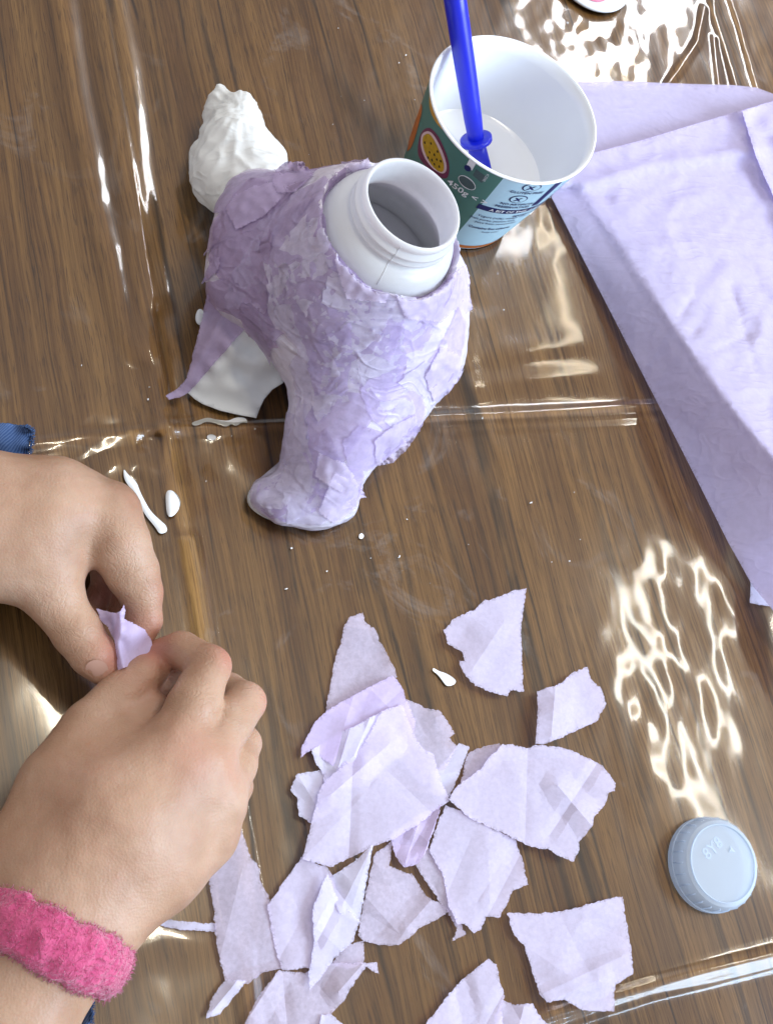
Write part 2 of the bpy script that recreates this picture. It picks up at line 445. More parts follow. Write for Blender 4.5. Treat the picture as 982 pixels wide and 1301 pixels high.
# ------------------------------------------------------------------ implicit surfaces (hands, wet paper skin)
class SDF:
    def __init__(s, lo, hi, h):
        s.h = h; s.lo = np.array(lo, float)
        n = np.ceil((np.array(hi)-s.lo)/h).astype(int)+1
        g = [s.lo[i]+h*np.arange(n[i]) for i in range(3)]
        s.X, s.Y, s.Z = np.meshgrid(*g, indexing='ij', sparse=True)
        s.shape = tuple(n)
    def cone(s, a, b, ra, rb):
        a = np.array(a); b = np.array(b); ab = b-a; L2 = max(ab.dot(ab), 1e-12)
        t = ((s.X-a[0])*ab[0]+(s.Y-a[1])*ab[1]+(s.Z-a[2])*ab[2])/L2
        np.clip(t, 0, 1, out=t)
        d = np.sqrt((s.X-a[0]-t*ab[0])**2+(s.Y-a[1]-t*ab[1])**2+(s.Z-a[2]-t*ab[2])**2)
        return (d-(ra+(rb-ra)*t)).astype(np.float32)
    def chain(s, pts, rad, k):
        d = None
        for i in range(len(pts)-1):
            c = s.cone(pts[i], pts[i+1], rad[i], rad[i+1])
            d = c if d is None else smin(d, c, k)
        return d
def smin(a, b, k):
    if k <= 0: return np.minimum(a, b)
    h = np.maximum(k-np.abs(a-b), 0)/k
    return np.minimum(a, b)-h*h*k*0.25
def surface_nets(D, lo, h):
    nx, ny, nz_ = D.shape
    s = D < 0
    cnt = np.zeros((nx-1, ny-1, nz_-1), np.int8)
    for dx in (0, 1):
        for dy in (0, 1):
            for dz in (0, 1): cnt += s[dx:nx-1+dx, dy:ny-1+dy, dz:nz_-1+dz]
    act = (cnt > 0) & (cnt < 8)
    idx = -np.ones(act.shape, np.int64); ijk = np.argwhere(act); idx[act] = np.arange(len(ijk))
    acc = np.zeros((len(ijk), 3)); num = np.zeros(len(ijk))
    cor = [(a, b, c) for a in (0, 1) for b in (0, 1) for c in (0, 1)]
    for i in range(8):
        for j in range(i+1, 8):
            if sum(abs(cor[i][q]-cor[j][q]) for q in range(3)) != 1: continue
            A = D[ijk[:, 0]+cor[i][0], ijk[:, 1]+cor[i][1], ijk[:, 2]+cor[i][2]]
            B = D[ijk[:, 0]+cor[j][0], ijk[:, 1]+cor[j][1], ijk[:, 2]+cor[j][2]]
            mk = (A < 0) != (B < 0)
            t = np.where(mk, A/np.where(mk, A-B, 1), 0)
            p = np.array(cor[i])[None]+t[:, None]*(np.array(cor[j])-np.array(cor[i]))[None]
            acc[mk] += p[mk]; num[mk] += 1
    v = np.array(lo)+h*(ijk+acc/num[:, None])
    faces = []
    for axn in range(3):
        o1, o2 = [(1, 2), (2, 0), (0, 1)][axn]
        sl0 = [slice(1, -1)]*3; sl0[axn] = slice(0, -1)
        sl1 = [slice(1, -1)]*3; sl1[axn] = slice(1, None)
        a = s[tuple(sl0)]; b = s[tuple(sl1)]
        e = np.argwhere(a != b)
        if len(e) == 0: continue
        flip = a[e[:, 0], e[:, 1], e[:, 2]]
        base = e+1; base[:, axn] -= 1
        def cell(d1, d2):
            c = base.copy(); c[:, o1] -= d1; c[:, o2] -= d2
            return idx[c[:, 0], c[:, 1], c[:, 2]]
        q = np.stack([cell(1, 1), cell(0, 1), cell(0, 0), cell(1, 0)], 1)
        q[~flip] = q[~flip][:, ::-1]
        faces.append(q)
    f = np.concatenate(faces); f = f[(f >= 0).all(1)]
    return v, f
def relax(v, f, it=2, lam=0.5):
    e = np.concatenate([f[:, [0, 1]], f[:, [1, 2]], f[:, [2, 3]], f[:, [3, 0]]])
    e = np.concatenate([e, e[:, ::-1]])
    deg = np.bincount(e[:, 0], minlength=len(v))[:, None]
    for _ in range(it):
        sm = np.stack([np.bincount(e[:, 0], weights=v[e[:, 1], c], minlength=len(v)) for c in range(3)], 1)
        v = v+lam*(sm/np.maximum(deg, 1)-v)
    return v

# ------------------------------------------------------------------ the table and its clear cover
def flat(name, x0, x1, y0, y1, z, mat):
    return link(name, [(x0, y0, z), (x1, y0, z), (x1, y1, z), (x0, y1, z)], [(0, 1, 2, 3)], mat, smooth=False)
table = flat('table_top', -0.9, 1.0, -0.7, 1.0, 0.0, 'wood')
tag(table, 'brown wood grain table top under the clear plastic sheet', 'table', kind='structure')

RIDGES = [  # traced fold lines of the sheet: pixels, height mm, half width mm
    ([(78, -40), (80, 0), (88, 60), (97, 128), (112, 190), (122, 260), (140, 320), (152, 380), (178, 450)], 3.0, 5.5),
    ([(112, -40), (118, 0), (138, 120), (160, 260), (185, 410), (203, 520), (212, 560), (232, 660), (250, 760), (270, 900), (290, 1040), (310, 1200), (325, 1340)], 2.4, 3.2),
    ([(125, -40), (131, 0), (150, 120), (172, 260), (196, 410), (215, 520)], 1.6, 1.7),
    ([(140, -40), (150, 20), (163, 90), (170, 160), (174, 210), (184, 290), (196, 385)], 2.6, 4.5),
    ([(-60, 580), (0, 573), (90, 560), (200, 548), (310, 545), (440, 538), (540, 532), (660, 527), (780, 520), (900, 514)], 2.4, 2.4),
    ([(-60, 596), (40, 585), (110, 570), (170, 560)], 1.2, 2.5),
    ([(560, 546), (660, 540), (780, 534), (880, 528)], 0.9, 2.0),
    ([(640, 1310), (700, 1288), (770, 1268), (830, 1250), (900, 1232), (982, 1212), (1060, 1192)], 2.4, 2.6),
    ([(690, 1308), (760, 1285), (830, 1263), (900, 1247), (982, 1226), (1060, 1206)], 1.0, 1.6),
    ([(244, 690), (256, 750), (263, 830), (280, 930), (298, 1010), (312, 1090), (330, 1180)], 2.4, 2.4),
    ([(892, 12), (884, 55), (864, 85), (846, 110), (838, 130)], 1.3, 2.2),
    ([(900, -40), (905, 20), (922, 70), (934, 115)], 1.6, 3.0),
    ([(915, -30), (938, 38), (950, 80), (960, 118)], 1.3, 2.0),
    ([(905, 50), (912, 115)], 1.0, 2.0),
    ([(40, 1260), (150, 1210), (205, 1190), (260, 1195)], 0.8, 6.0),
    ([(540, 470), (610, 455), (690, 440), (740, 436)], 0.5, 6.0),
    ([(600, 492), (680, 482), (760, 476)], 0.5, 5.0),
]
def build_sheet():
    st = 0.0012
    # world range of the picture
    c = [P(x, y) for x, y in ((-60, -60), (1040, -60), (1040, 1360), (-60, 1360))]
    x0 = min(p.x for p in c); x1 = max(p.x for p in c); y0 = min(p.y for p in c); y1 = max(p.y for p in c)
    nx = int((x1-x0)/st)+1; ny = int((y1-y0)/st)+1
    gx = x0+st*np.arange(nx); gy = y0+st*np.arange(ny)
    X, Y = np.meshgrid(gx, gy, indexing='ij')
    Z = np.full(X.shape, 0.0012)
    for pl, hh, ww in RIDGES:
        q = [P(*p) for p in pl]
        d2 = np.full(X.shape, 9.0)
        for a, b in zip(q[:-1], q[1:]):
            ab = np.array([b.x-a.x, b.y-a.y]); L2 = ab.dot(ab)
            t = np.clip(((X-a.x)*ab[0]+(Y-a.y)*ab[1])/L2, 0, 1)
            d2 = np.minimum(d2, (X-a.x-t*ab[0])**2+(Y-a.y-t*ab[1])**2)
        Z += hh*1e-3*np.exp(-d2/(2*(ww*1e-3)**2))
    # soft ripples, more of them where the folds cross
    rip = np.zeros(X.shape)
    cx = P(190, 555); c2 = P(775, 50)
    for i in range(nx):
        for j in range(ny):
            x, y = gx[i], gy[j]
            am = min(1.5, max(0.15, 0.75+1.6*noise.noise(Vector((x*11, y*9, 9.4)))))
            a = 0.00070*noise.noise(Vector((x*13, y*16, 1.7)))+am*(0.00060*noise.noise(Vector((x*34, y*25, 5.1)))+0.00020*noise.noise(Vector((x*90, y*64, 2.2))))
            dd = (x-cx.x)**2+(y-cx.y)**2
            k = math.exp(-dd/(2*0.030**2))
            if k > 0.01: a += k*0.0040*noise.noise(Vector((x*55, y*55, 3.3)))
            k = math.exp(-((x-c2.x)**2+(y-c2.y)**2)/(2*0.045**2))
            if k > 0.01: a += k*(0.0017*noise.noise(Vector((x*48, y*38, 8.3)))+0.0004*noise.noise(Vector((x*120, y*95, 6.3))))
            rip[i, j] = a
    Z += rip
    Z = np.maximum(Z, 0.0004)
    vs_ = np.stack([X.ravel(), Y.ravel(), Z.ravel()], 1)
    I = np.arange(nx*ny).reshape(nx, ny)
    fs = np.stack([I[:-1, :-1].ravel(), I[1:, :-1].ravel(), I[1:, 1:].ravel(), I[:-1, 1:].ravel()], 1)
    me = bpy.data.meshes.new('plastic_sheet'); me.from_pydata(vs_.tolist(), [], fs.tolist()); me.update()
    me.polygons.foreach_set('use_smooth', [True]*len(me.polygons))
    o = bpy.data.objects.new('plastic_sheet', me); COL.objects.link(o); me.materials.append(M['sheet'])
    return o
tag(build_sheet(), 'clear glossy plastic sheet with fold creases covering the wooden table', 'table cover')

# ------------------------------------------------------------------ the covered bottle animal
MOUTH = P(526, 258, 0.142); FOOTC = P(370, 448, 0.0)
axv = (MOUTH-FOOTC).normalized()
BQ = axv.to_track_quat('Z', 'Y').to_matrix().to_4x4()
BAX = Matrix.Translation(MOUTH) @ BQ            # local z = 0 at the lip, bottle hangs below
animal = empty('bottle_animal', (FOOTC.x, FOOTC.y, TAB))
tag(animal, 'bottle animal covered in purple tissue paper, open white neck, standing on card legs', 'craft model')
mm = 0.001
bprof = [(0.01, -50), (34, -50), (34.5, -48), (36, -50), (29, -26), (23, -19), (20.6, -14), (20.4, -4), (20.6, -1.2), (21.2, 0), (22.2, -0.6), (22.7, -2.2), (22.4, -3.8), (21.9, -4.6), (22.1, -5.4), (23.9, -6.4), (24.1, -7.4), (22.4, -8.6),
         (22.2, -9.4), (24.0, -10.4), (24.1, -11.6), (22.6, -12.8), (22.6, -13.8), (25.0, -14.8), (28.2, -16.2), (30.2, -18.6), (31.4, -22), (32.6, -28), (36, -40), (40, -52), (42, -70), (42, -86), (38, -95), (0.01, -95)]
bprof = [(r*1.045 if z > -15 else r, z) for r, z in bprof]
v, f = lathe([(r*mm, z*mm) for r, z in bprof], 72, BAX)
bot = link('bottle', v, f, 'hdpe', animal); bot['label'] = 'white plastic bottle with an open screw neck'
# seam line of the mould
sd = BQ.to_3x3()
seam = []
camdir = (Vector(CAM)-MOUTH); camdir = (camdir-axv*camdir.dot(axv)).normalized()
sa = math.atan2(camdir.dot(sd @ Vector((0, 1, 0))), camdir.dot(sd @ Vector((1, 0, 0))))+0.32
for r, z in bprof[11:27]:
    seam.append(BAX @ Vector(((r+0.05)*mm*math.cos(sa), (r+0.05)*mm*math.sin(sa), z*mm)))
v, f = tube(seam, 0.22*mm, 6); link('mould_seam', v, f, 'hdpe', bot)
# the dim floor of the bottle inside
v, f = lathe([(0.0, -0.060), (0.0189, -0.060)], 40, BAX)

def B(x, y, z, r):             # a ball: pixel, height of its middle, pixel radius
    return np.array(P(x, y, z)), r*mpp(x, y, z)
def bl(*q):
    a = [B(*t) for t in q]
    return [p for p, _ in a], [r for _, r in a]
allb = [P(200, 150, 0), P(620, 380, 0.1), P(420, 700, 0), P(250, 560, 0), P(250, 250, .13), P(600, 250, .1)]
lo = [min(p[i] for p in allb)-0.03 for i in range(2)]+[0.002]
hi = [max(p[i] for p in allb)+0.03 for i in range(2)]+[0.150]
G = SDF(lo, hi, 0.0016)
bod = G.cone(MOUTH-axv*0.050, MOUTH-axv*0.078, 0.0435, 0.0475)
sh = G.cone(MOUTH-axv*0.030, MOUTH-axv*0.050, 0.0335, 0.0425)
D = smin(bod, sh, 0.010)
p, r = bl((430, 330, .075, 88), (352, 298, .068, 62), (330, 258, .054, 42)); D = smin(D, G.chain(p, r, .02), .022)
p, r = bl((345, 310, .062, 58), (328, 345, .060, 48), (306, 362, .054, 36)); D = smin(D, G.chain(p, r, .02), .016)
p, r = bl((460, 440, .060, 90), (452, 500, .046, 74), (424, 556, .034, 54), (410, 598, .022, 44), (396, 622, .012, 40)); D = smin(D, G.chain(p, r, .012), .016)
p, r = bl((338, 628, .012, 21), (362, 638, .013, 25), (400, 642, .013, 26), (432, 640, .012, 23)); D = smin(D, G.chain(p, r, .008), .010)
p, r = bl((525, 370, .070, 70), (520, 440, .055, 60), (482, 520, .038, 44)); D = smin(D, G.chain(p, r, .018), .018)
# open neck: nothing of the skin above the shoulder
nk = G.cone(MOUTH-axv*0.017, MOUTH+axv*0.03, 0.0345, 0.05)
D = np.maximum(D, -nk)
inn = smin(G.cone(MOUTH-axv*0.052, MOUTH-axv*0.060, 0.0385, 0.0385), G.cone(MOUTH-axv*0.020, MOUTH-axv*0.046, 0.026, 0.0365), 0.002)
D = np.maximum(D, -inn)
# flat underside
D = np.maximum(D, (0.0055-G.Z).astype(np.float32)+np.zeros_like(D))
v, f = surface_nets(D, G.lo, G.h)
v = relax(v, f, 3)
# creases of wet paper
bmv = [Vector(q) for q in v]
me_t = bpy.data.meshes.new('t'); me_t.from_pydata(v.tolist(), [], f.tolist()); me_t.update()
nrm = [Vector(q.normal) for q in me_t.vertices]
out = []
for q, n_ in zip(bmv, nrm):
    a = abs(noise.noise(q*55+Vector((3, 1, 2)))); b = abs(noise.noise(q*120)); c = noise.noise(q*26)
    d_ = abs(noise.noise(Vector((q.x*40, q.y*130, q.z*130)))); e_ = abs(noise.noise(Vector((q.x*150+7, q.y*45, q.z*90))))
    out.append(q+n_*(0.0014*c+0.0010*(0.25-a)+0.0005*(0.25-b)+0.0020*max(0, .13-d_)+0.0020*max(0, .13-e_)))
skin = link('tissue_skin', out, f.tolist(), 'skin_base', animal)
skin_bvh = BVHTree.FromPolygons(out, f.tolist())
def hit(x, y, bvh):
    d = Vector(ray(x, y)).normalized()
    return bvh.ray_cast(Vector(CAM), d)

rnd = random.Random(21)
def patch(c, n_, rad, mat, seed, elong=1.0, lift=0.0004):
    t = n_.orthogonal().normalized(); rot = rnd.uniform(0, 6.28)
    t = (Matrix.Rotation(rot, 3, n_) @ t); b = n_.cross(t)
    k = rnd.randint(5, 8)
    poly = []
    for i in range(k):
        a = 6.283*i/k+rnd.uniform(-.25, .25); rr = rad*rnd.uniform(.7, 1.2)*1000
        poly.append((rr*math.cos(a)*elong, rr*math.sin(a)/elong))
    poly = ragged(poly, 1.8, 0.5, seed)
    pts, tris = triangulate(poly, 2.8, seed)
    vs_ = []; bad = set()
    for x, y in pts:
        w = c+t*x*mm+b*y*mm
        loc, nn, _, dist = skin_bvh.find_nearest(w)
        e = 0.5+0.5*noise.noise(Vector((x*.22, y*.22, seed)))
        rr = math.hypot(x, y)/(rad*1000)
        cr = abs(noise.noise(Vector((x*.12, y*.12, seed*1.3+4))))
        if nn.dot(n_) < 0.05: bad.add(len(vs_))
        vs_.append(loc+nn*(lift+0.0004*e*rr**3+0.0020*max(0, .13-cr)))
    fs = []
    for a_, b_, c_ in tris:
        if bad & {a_, b_, c_}: continue
        nn = (vs_[b_]-vs_[a_]).cross(vs_[c_]-vs_[a_])
        fs.append((a_, b_, c_) if nn.dot(n_) >= 0 else (a_, c_, b_))
    return link('tissue_patch', vs_, fs, mat, animal)
def patch_at(x, y, rpx, mat, seed, elong=1.0, lift=0.0007):
    loc, nn, _, dist = hit(x, y, skin_bvh)
    if loc is None: return None
    return patch(loc, nn, rpx*mpp(x, y, loc.z), mat, seed, elong, lift)
SPOTS = [ # pale at the belly and foot, mauve at the back
    (400, 480, 46, 'skin_b', 1.2), (470, 430, 52, 'skin_b', 1.1), (430, 540, 44, 'skin_c', 1.2), (520, 450, 50, 'skin_b', 1.3), (545, 400, 46, 'skin_c', 1.4),
    (400, 400, 46, 'skin_b', 1.6), (440, 370, 40, 'skin_c', 1.5), (480, 380, 40, 'skin_b', 1.3), (350, 350, 40, 'skin_d', 1.4), (330, 270, 44, 'skin_a', 1.2),
    (300, 320, 42, 'skin_a', 1.1), (390, 260, 46, 'skin_d', 1.4), (420, 235, 40, 'skin_a', 1.3), (360, 390, 36, 'skin_d', 1.5), (380, 340, 34, 'skin_b', 1.7),
    (570, 450, 40, 'skin_c', 1.4), (500, 520, 44, 'skin_c', 1.4), (470, 570, 34, 'skin_c', 1.3), (400, 590, 34, 'skin_d', 1.2), (380, 625, 40, 'skin_c', 1.3),
    (430, 620, 34, 'skin_c', 1.4), (345, 635, 26, 'skin_d', 1.0), (560, 370, 34, 'skin_c', 1.5), (440, 300, 36, 'skin_d', 1.5), (290, 380, 34, 'skin_a', 1.4),
    (330, 420, 24, 'skin_a', 1.3), (420, 460, 34, 'skin_c', 1.4), (480, 480, 30, 'skin_b', 1.6), (450, 410, 30, 'skin_b', 1.7), (530, 500, 30, 'skin_b', 1.6),
    (380, 430, 26, 'skin_b', 1.8), (410, 320, 30, 'skin_a', 1.6), (350, 300, 32, 'skin_d', 1.6), (310, 350, 26, 'skin_d', 1.7), (470, 350, 28, 'skin_c', 1.5), (510, 400, 24, 'skin_b', 1.5)]
for k, (x, y, rp, mt, el) in enumerate(SPOTS):
    patch_at(x, y, rp*1.3, mt, k+1, el, 0.0002+0.00005*(k % 9))
pr = random.Random(11)
for k in range(32):
    x, y = pr.uniform(280, 600), pr.uniform(220, 650)
    l2, n2, _, _ = hit(x, y, skin_bvh)
    if l2 is None: continue
    back = x+0.5*y < 530
    patch(l2, n2, pr.uniform(.016, .029), pr.choice(['skin_a', 'skin_a', 'skin_d'] if back else ['skin_b', 'skin_c', 'skin_b', 'skin_b', 'skin_d']), 300+k, pr.uniform(1, 1.8), 0.0003+0.00005*(k % 7))
pr = random.Random(5)
for k in range(46):            # the sides turned away from the lens
    vi = pr.randrange(len(out)); 
    hgt_ = (MOUTH-out[vi]).dot(axv); rad_ = ((MOUTH-out[vi])-axv*hgt_).length
    if nrm[vi].z < -0.2 or (rad_ < 0.0415 and hgt_ < 0.10): continue
    x, y = PX(out[vi])
    l2, n2, _, _ = hit(x, y, skin_bvh)
    if l2 is not None and (l2-out[vi]).length < 0.006: continue
    patch(out[vi], nrm[vi], pr.uniform(.012, .02), pr.choice(['skin_a', 'skin_d', 'skin_c']), 100+k, pr.uniform(1, 1.5))

def lerp(a, b, t): return a+(b-a)*t
def interp(ctrl, soft=4.0):
    def fz(x, y):
        s = w = 0.0
        for cx, cy, cz in ctrl:
            k = 1.0/((x-cx)**2+(y-cy)**2+soft)**1.6
            s += k*cz; w += k
        return s/w
    return fz
# torn flaps standing off the outline
FLAPS = [
    ([(270, 325), (280, 326), (278, 342), (264, 356), (256, 361), (262, 345)], (330, 330)),
    ([(450, 218), (463, 214), (470, 208), (468, 200), (458, 207), (445, 206), (436, 212)], (430, 260)),
    ([(575, 348), (592, 336), (597, 350), (596, 372), (601, 392), (588, 402), (572, 390)], (520, 400)),
    ([(560, 440), (586, 452), (588, 468), (584, 482), (570, 500), (552, 510), (540, 480)], (500, 430)),
    ([(500, 540), (528, 528), (534, 546), (516, 572), (500, 588), (478, 592), (476, 560)], (450, 510)),
    ([(425, 600), (450, 612), (466, 632), (455, 634), (443, 638), (452, 646), (440, 656), (424, 666), (405, 650)], (395, 625)),
    ([(405, 575), (440, 590), (464, 628), (448, 630), (425, 622), (400, 605)], (400, 590)),
    ([(345, 222), (362, 206), (385, 205), (398, 222), (375, 244), (350, 245)], (400, 290)),
    ([(286, 266), (300, 246), (325, 235), (358, 228), (365, 244), (335, 275), (300, 292)], (350, 300)),
    ([(425, 330), (440, 308), (448, 312), (470, 345), (500, 362), (490, 385), (440, 380)], (450, 400)),
    ([(500, 368), (530, 378), (560, 366), (585, 345), (590, 380), (560, 410), (515, 405)], (520, 420)),
]
for k, (pl, anc) in enumerate(FLAPS):
    def fzz(x, y, k=k, anc=anc):
        for i in range(40):
            t = i/39*.9
            l_, n_, _, _ = hit(lerp(x, anc[0], t), lerp(y, anc[1], t), skin_bvh)
            if l_ is not None: return max(.006, l_.z+0.0018-0.02*t+0.0010*nz(x, y, k*3.1, .08))
        return .02
    paper('tissue_flap', pl, fzz, 'wrap' if k in (0, 7, 8) else 'flap', animal, 3.0, 0.8, 40+k)
# collar of tissue round the shoulder, torn upper edge
seg = 120; vs_, fs = [], []
for i in range(seg):
    a = 6.283*i/seg
    up = 0.0035*noise.noise(Vector((math.cos(a)*2.2, math.sin(a)*2.2, 4)))+0.0013*noise.noise(Vector((math.cos(a)*11, math.sin(a)*11, 1)))
    ca = math.cos(a-sa-0.35)
    for j, (r, z) in enumerate([(0.0318, -0.0225), (0.0332, -0.0285), (0.0375, -0.040), (0.0425, -0.050)]):
        zz = z+(up*(1-j/3))-(0.000 if ca < .6 else (ca-.6)*0.004*(1-j/3))
        rr = r+0.0008*noise.noise(Vector((math.cos(a)*5, math.sin(a)*5, j*.8)))+0.0010
        vs_.append(BAX @ Vector((rr*math.cos(a), rr*math.sin(a), zz)))
for i in range(seg):
    i2 = (i+1) % seg
    for j in range(3): fs.append((i*4+j, i*4+j+1, i2*4+j+1, i2*4+j))
link('tissue_collar', vs_, fs, 'wrap', animal)

# card leg with its white inner face showing
def loft(rows, name, mat, parent, bow=None):
    n = len(rows[0]); vs_ = [q for r_ in rows for q in r_]
    fs = [(i*n+j, i*n+j+1, (i+1)*n+j+1, (i+1)*n+j) for i in range(len(rows)-1) for j in range(n-1)]
    return link(name, vs_, fs, mat, parent)
def curve(pts, n):
    # Catmull-Rom through 3-D points
    q = [Vector(p) for p in pts]; q = [q[0]*2-q[1]]+q+[q[-1]*2-q[-2]]
    out_ = []
    segs = len(q)-3
    for i in range(n):
        u = i/(n-1)*segs; k = min(int(u), segs-1); t = u-k
        a, b, c, d = q[k:k+4]
        out_.append(0.5*((2*b)+(c-a)*t+(2*a-5*b+4*c-d)*t*t+(3*b-a-3*c+d)*t**3))
    return out_
zc = interp([(239, 499, .0045), (258, 513, .0045), (279, 522, .0045), (300, 526, .0045), (325, 530, .0045), (336, 506, .013), (347, 494, .018), (358, 487, .024), (317, 413, .048), (332, 409, .050), (347, 447, .042), (275, 460, .026), (255, 482, .014), (300, 480, .017), (318, 450, .032), (295, 437, .038)], 160.0)
leg = paper('card_leg', [(317, 404), (290, 438), (262, 472), (239, 499), (248, 507), (258, 513), (279, 521), (300, 526), (326, 531), (331, 517), (336, 507), (346, 495), (360, 486), (362, 470), (352, 430), (338, 404)], zc, 'card', animal, 5, 0.0, 60)
leg['label'] = 'curved white card leg with its bare inner side showing'
sm_ = leg.modifiers.new('thickness', 'SOLIDIFY'); sm_.thickness = 0.0008; sm_.offset = -1
paper('tissue_leg_wrap', [(264, 372), (258, 400), (248, 440), (238, 480), (228, 492), (211, 503), (215, 508), (232, 503), (241, 498), (262, 474), (290, 442), (317, 411), (334, 404), (345, 408), (352, 396), (340, 352), (280, 340)],
      lambda x, y: (zc(x, y) if y > 395 else lerp(zc(x, 395), .066, min(1, (395-y)/50)))+0.0036+0.0012*nz(x, y, 1, .06)+0.003*math.exp(-(seg_d([(300, 380), (262, 440), (236, 490)], x, y)[0]/9)**2), 'wrap', animal, 4, 0.6, 77)
# white card rim at the sole of the front leg
ring = []
for k in range(49):
    a = 6.28318*k/48
    ring.append((383+69*math.cos(a), 639+math.sin(a)*30+5*math.cos(a)))
rows = [[P(x, y, .0042) for x, y in ring], [P(384+(x-384)*.985, 638+(y-638)*.985-4, .0085) for x, y in ring], [P(384+(x-384)*.90, 638+(y-638)*.86-7, .0115) for x, y in ring]]
loft(rows, 'card_sole', 'card', animal)

# crumpled white napkin at the tail end
allb = [P(225, 95, 0), P(390, 95, 0), P(390, 290, 0), P(225, 290, 0)]
lo = [min(p_[i] for p_ in allb)-0.02 for i in range(2)]+[0.001]; hi = [max(p_[i] for p_ in allb)+0.02 for i in range(2)]+[0.075]
G = SDF(lo, hi, 0.0012)
p, r = bl((290, 222, .026, 47), (300, 195, .027, 42), (302, 165, .026, 32)); D = G.chain(p, r, .01)
p, r = bl((302, 165, .026, 26), (283, 140, .026, 22), (279, 122, .032, 13), (280, 112, .034, 7)); D = smin(D, G.chain(p, r, .003), .004)
p, r = bl((304, 165, .030, 30), (308, 143, .034, 23), (306, 130, .036, 15), (318, 136, .030, 12)); D = smin(D, G.chain(p, r, .003), .004)
p, r = bl((310, 195, .026, 38), (338, 205, .026, 24), (352, 196, .022, 8)); D = smin(D, G.chain(p, r, .006), .008)
p, r = bl((330, 240, .034, 44), (350, 260, .04, 34)); D = smin(D, G.chain(p, r, .006), .012)
p, r = bl((262, 200, .018, 22), (268, 176, .018, 10)); D = smin(D, G.chain(p, r, .006), .008)
D = np.maximum(D, (0.0035-G.Z).astype(np.float32)+np.zeros_like(D))
v, f = surface_nets(D, G.lo, G.h); v = relax(v, f, 2)
me_t = bpy.data.meshes.new('t'); me_t.from_pydata(v.tolist(), [], f.tolist()); me_t.update()
kn = P(300, 160, .03); out2 = []
for q, vt in zip(v, me_t.vertices):
    q = Vector(q); d_ = q-kn
    an = math.atan2(d_.y, d_.x); rr = d_.length
    fold = abs(noise.noise(Vector((math.cos(an)*4.2, math.sin(an)*4.2, rr*18))))
    fine = abs(noise.noise(q*105+Vector((5, 2, 1))))
    w = min(1, rr/0.012)*math.exp(-(rr/0.032)**2)
    out2.append(q+vt.normal*(0.0030*w*(.22-fold)+0.0024*(.2-fine)+0.0030*noise.noise(q*42)+0.0022*max(0, .15-abs(noise.noise(Vector((q.x*35, q.y*80, q.z*60+3)))))))
nap = link('napkin_wad', out2, f.tolist(), 'napkin', animal); nap['label'] = 'crumpled white paper napkin wad at the end of the body'

# ------------------------------------------------------------------ yoghurt pot
RIMC = P(652, 141, 0.082); RR, RB, PHT = 0.0490, 0.0365, 0.082
PC = Vector((RIMC.x, RIMC.y, TAB-0.001))
pot = empty('yoghurt_pot', PC)
tag(pot, 'white yoghurt pot with teal passion fruit label and blue text panel, holding glue', 'pot')
def prad(z): return RB+(RR-RB)*((z/PHT)**0.85 if z > 0 else 0)
def squash(a): return 1.0+0.018*math.cos(2*(a-R(20)))
def ppos(a, z, off=0.0):
    r = (prad(z)+off)*squash(a)
    return Vector((PC.x+r*math.cos(a), PC.y+r*math.sin(a), PC.z+z))
def ring_mesh(prof, seg=96):
    vs_, fs = [], []
    for k in range(seg):
        a = 6.28318530718*k/seg
        for off, z in prof: vs_.append(ppos(a, z, off) if off is not None else Vector((PC.x, PC.y, PC.z+z)))
    n = len(prof)
    for k in range(seg):
        k2 = (k+1) % seg
        for i in range(n-1): fs.append((k*n+i, k2*n+i, k2*n+i+1, k*n+i+1))
    return vs_, fs
prof = [(-RB+0.0001, 0.001), (-0.002, 0.001), (0, 0.0)]+[(0, PHT*t/10) for t in range(1, 11)]+[(-0.0012, PHT*t/10) for t in range(10, 0, -1)]+[(-0.003, 0.003), (-RB+0.0001, 0.0032)]
v, f = ring_mesh(prof); wall = link('pot_wall', v, f, 'pot', pot)
lip = [ppos(6.2832*k/80, PHT-0.0003, 0.0) for k in range(81)]
v, f = tube(lip, 0.0008, 8, False); link('rim', v, f, 'pot', pot)
def pgrid(a0, a1, z0, z1, off, mat, name, na=40, nzz=10):
    vs_ = [ppos(lerp(a0, a1, i/na), lerp(z0, z1, j/nzz), off) for i in range(na+1) for j in range(nzz+1)]
    fs = [(i*(nzz+1)+j, (i+1)*(nzz+1)+j, (i+1)*(nzz+1)+j+1, i*(nzz+1)+j+1) for i in range(na) for j in range(nzz)]
    return link(name, vs_, fs, mat, pot)
def pot_az(x, y):              # pixel -> (angle, height) on the outside of the pot
    d = Vector(ray(x, y)); o_ = Vector(CAM)
    lo_, best = 0.3, None
    t = 0.25
    while t < 0.9:
        p_ = o_+d*t; z = p_.z-PC.z
        if 0 <= z <= PHT:
            a = math.atan2(p_.y-PC.y, p_.x-PC.x)
            if math.hypot(p_.x-PC.x, p_.y-PC.y) <= prad(z)*squash(a): return a, z
        t += 0.0004
    # outside the silhouette: nearest angle
    t = (0.03-CAMH)/d.z
    p_ = o_+d*t
    return math.atan2(p_.y-PC.y, p_.x-PC.x), 0.03
def unwrap(a):
    return a if a > -0.2 else a+2*math.pi
def decal(name, px, off, mat, step=1.3, parent=None, rag=0.0):
    q = [pot_az(x, y) for x, y in px]
    q = [(unwrap(a)*42, z*1000) for a, z in q]      # millimetres round the wall
    return decal_mm(name, q, off, mat, step, parent)
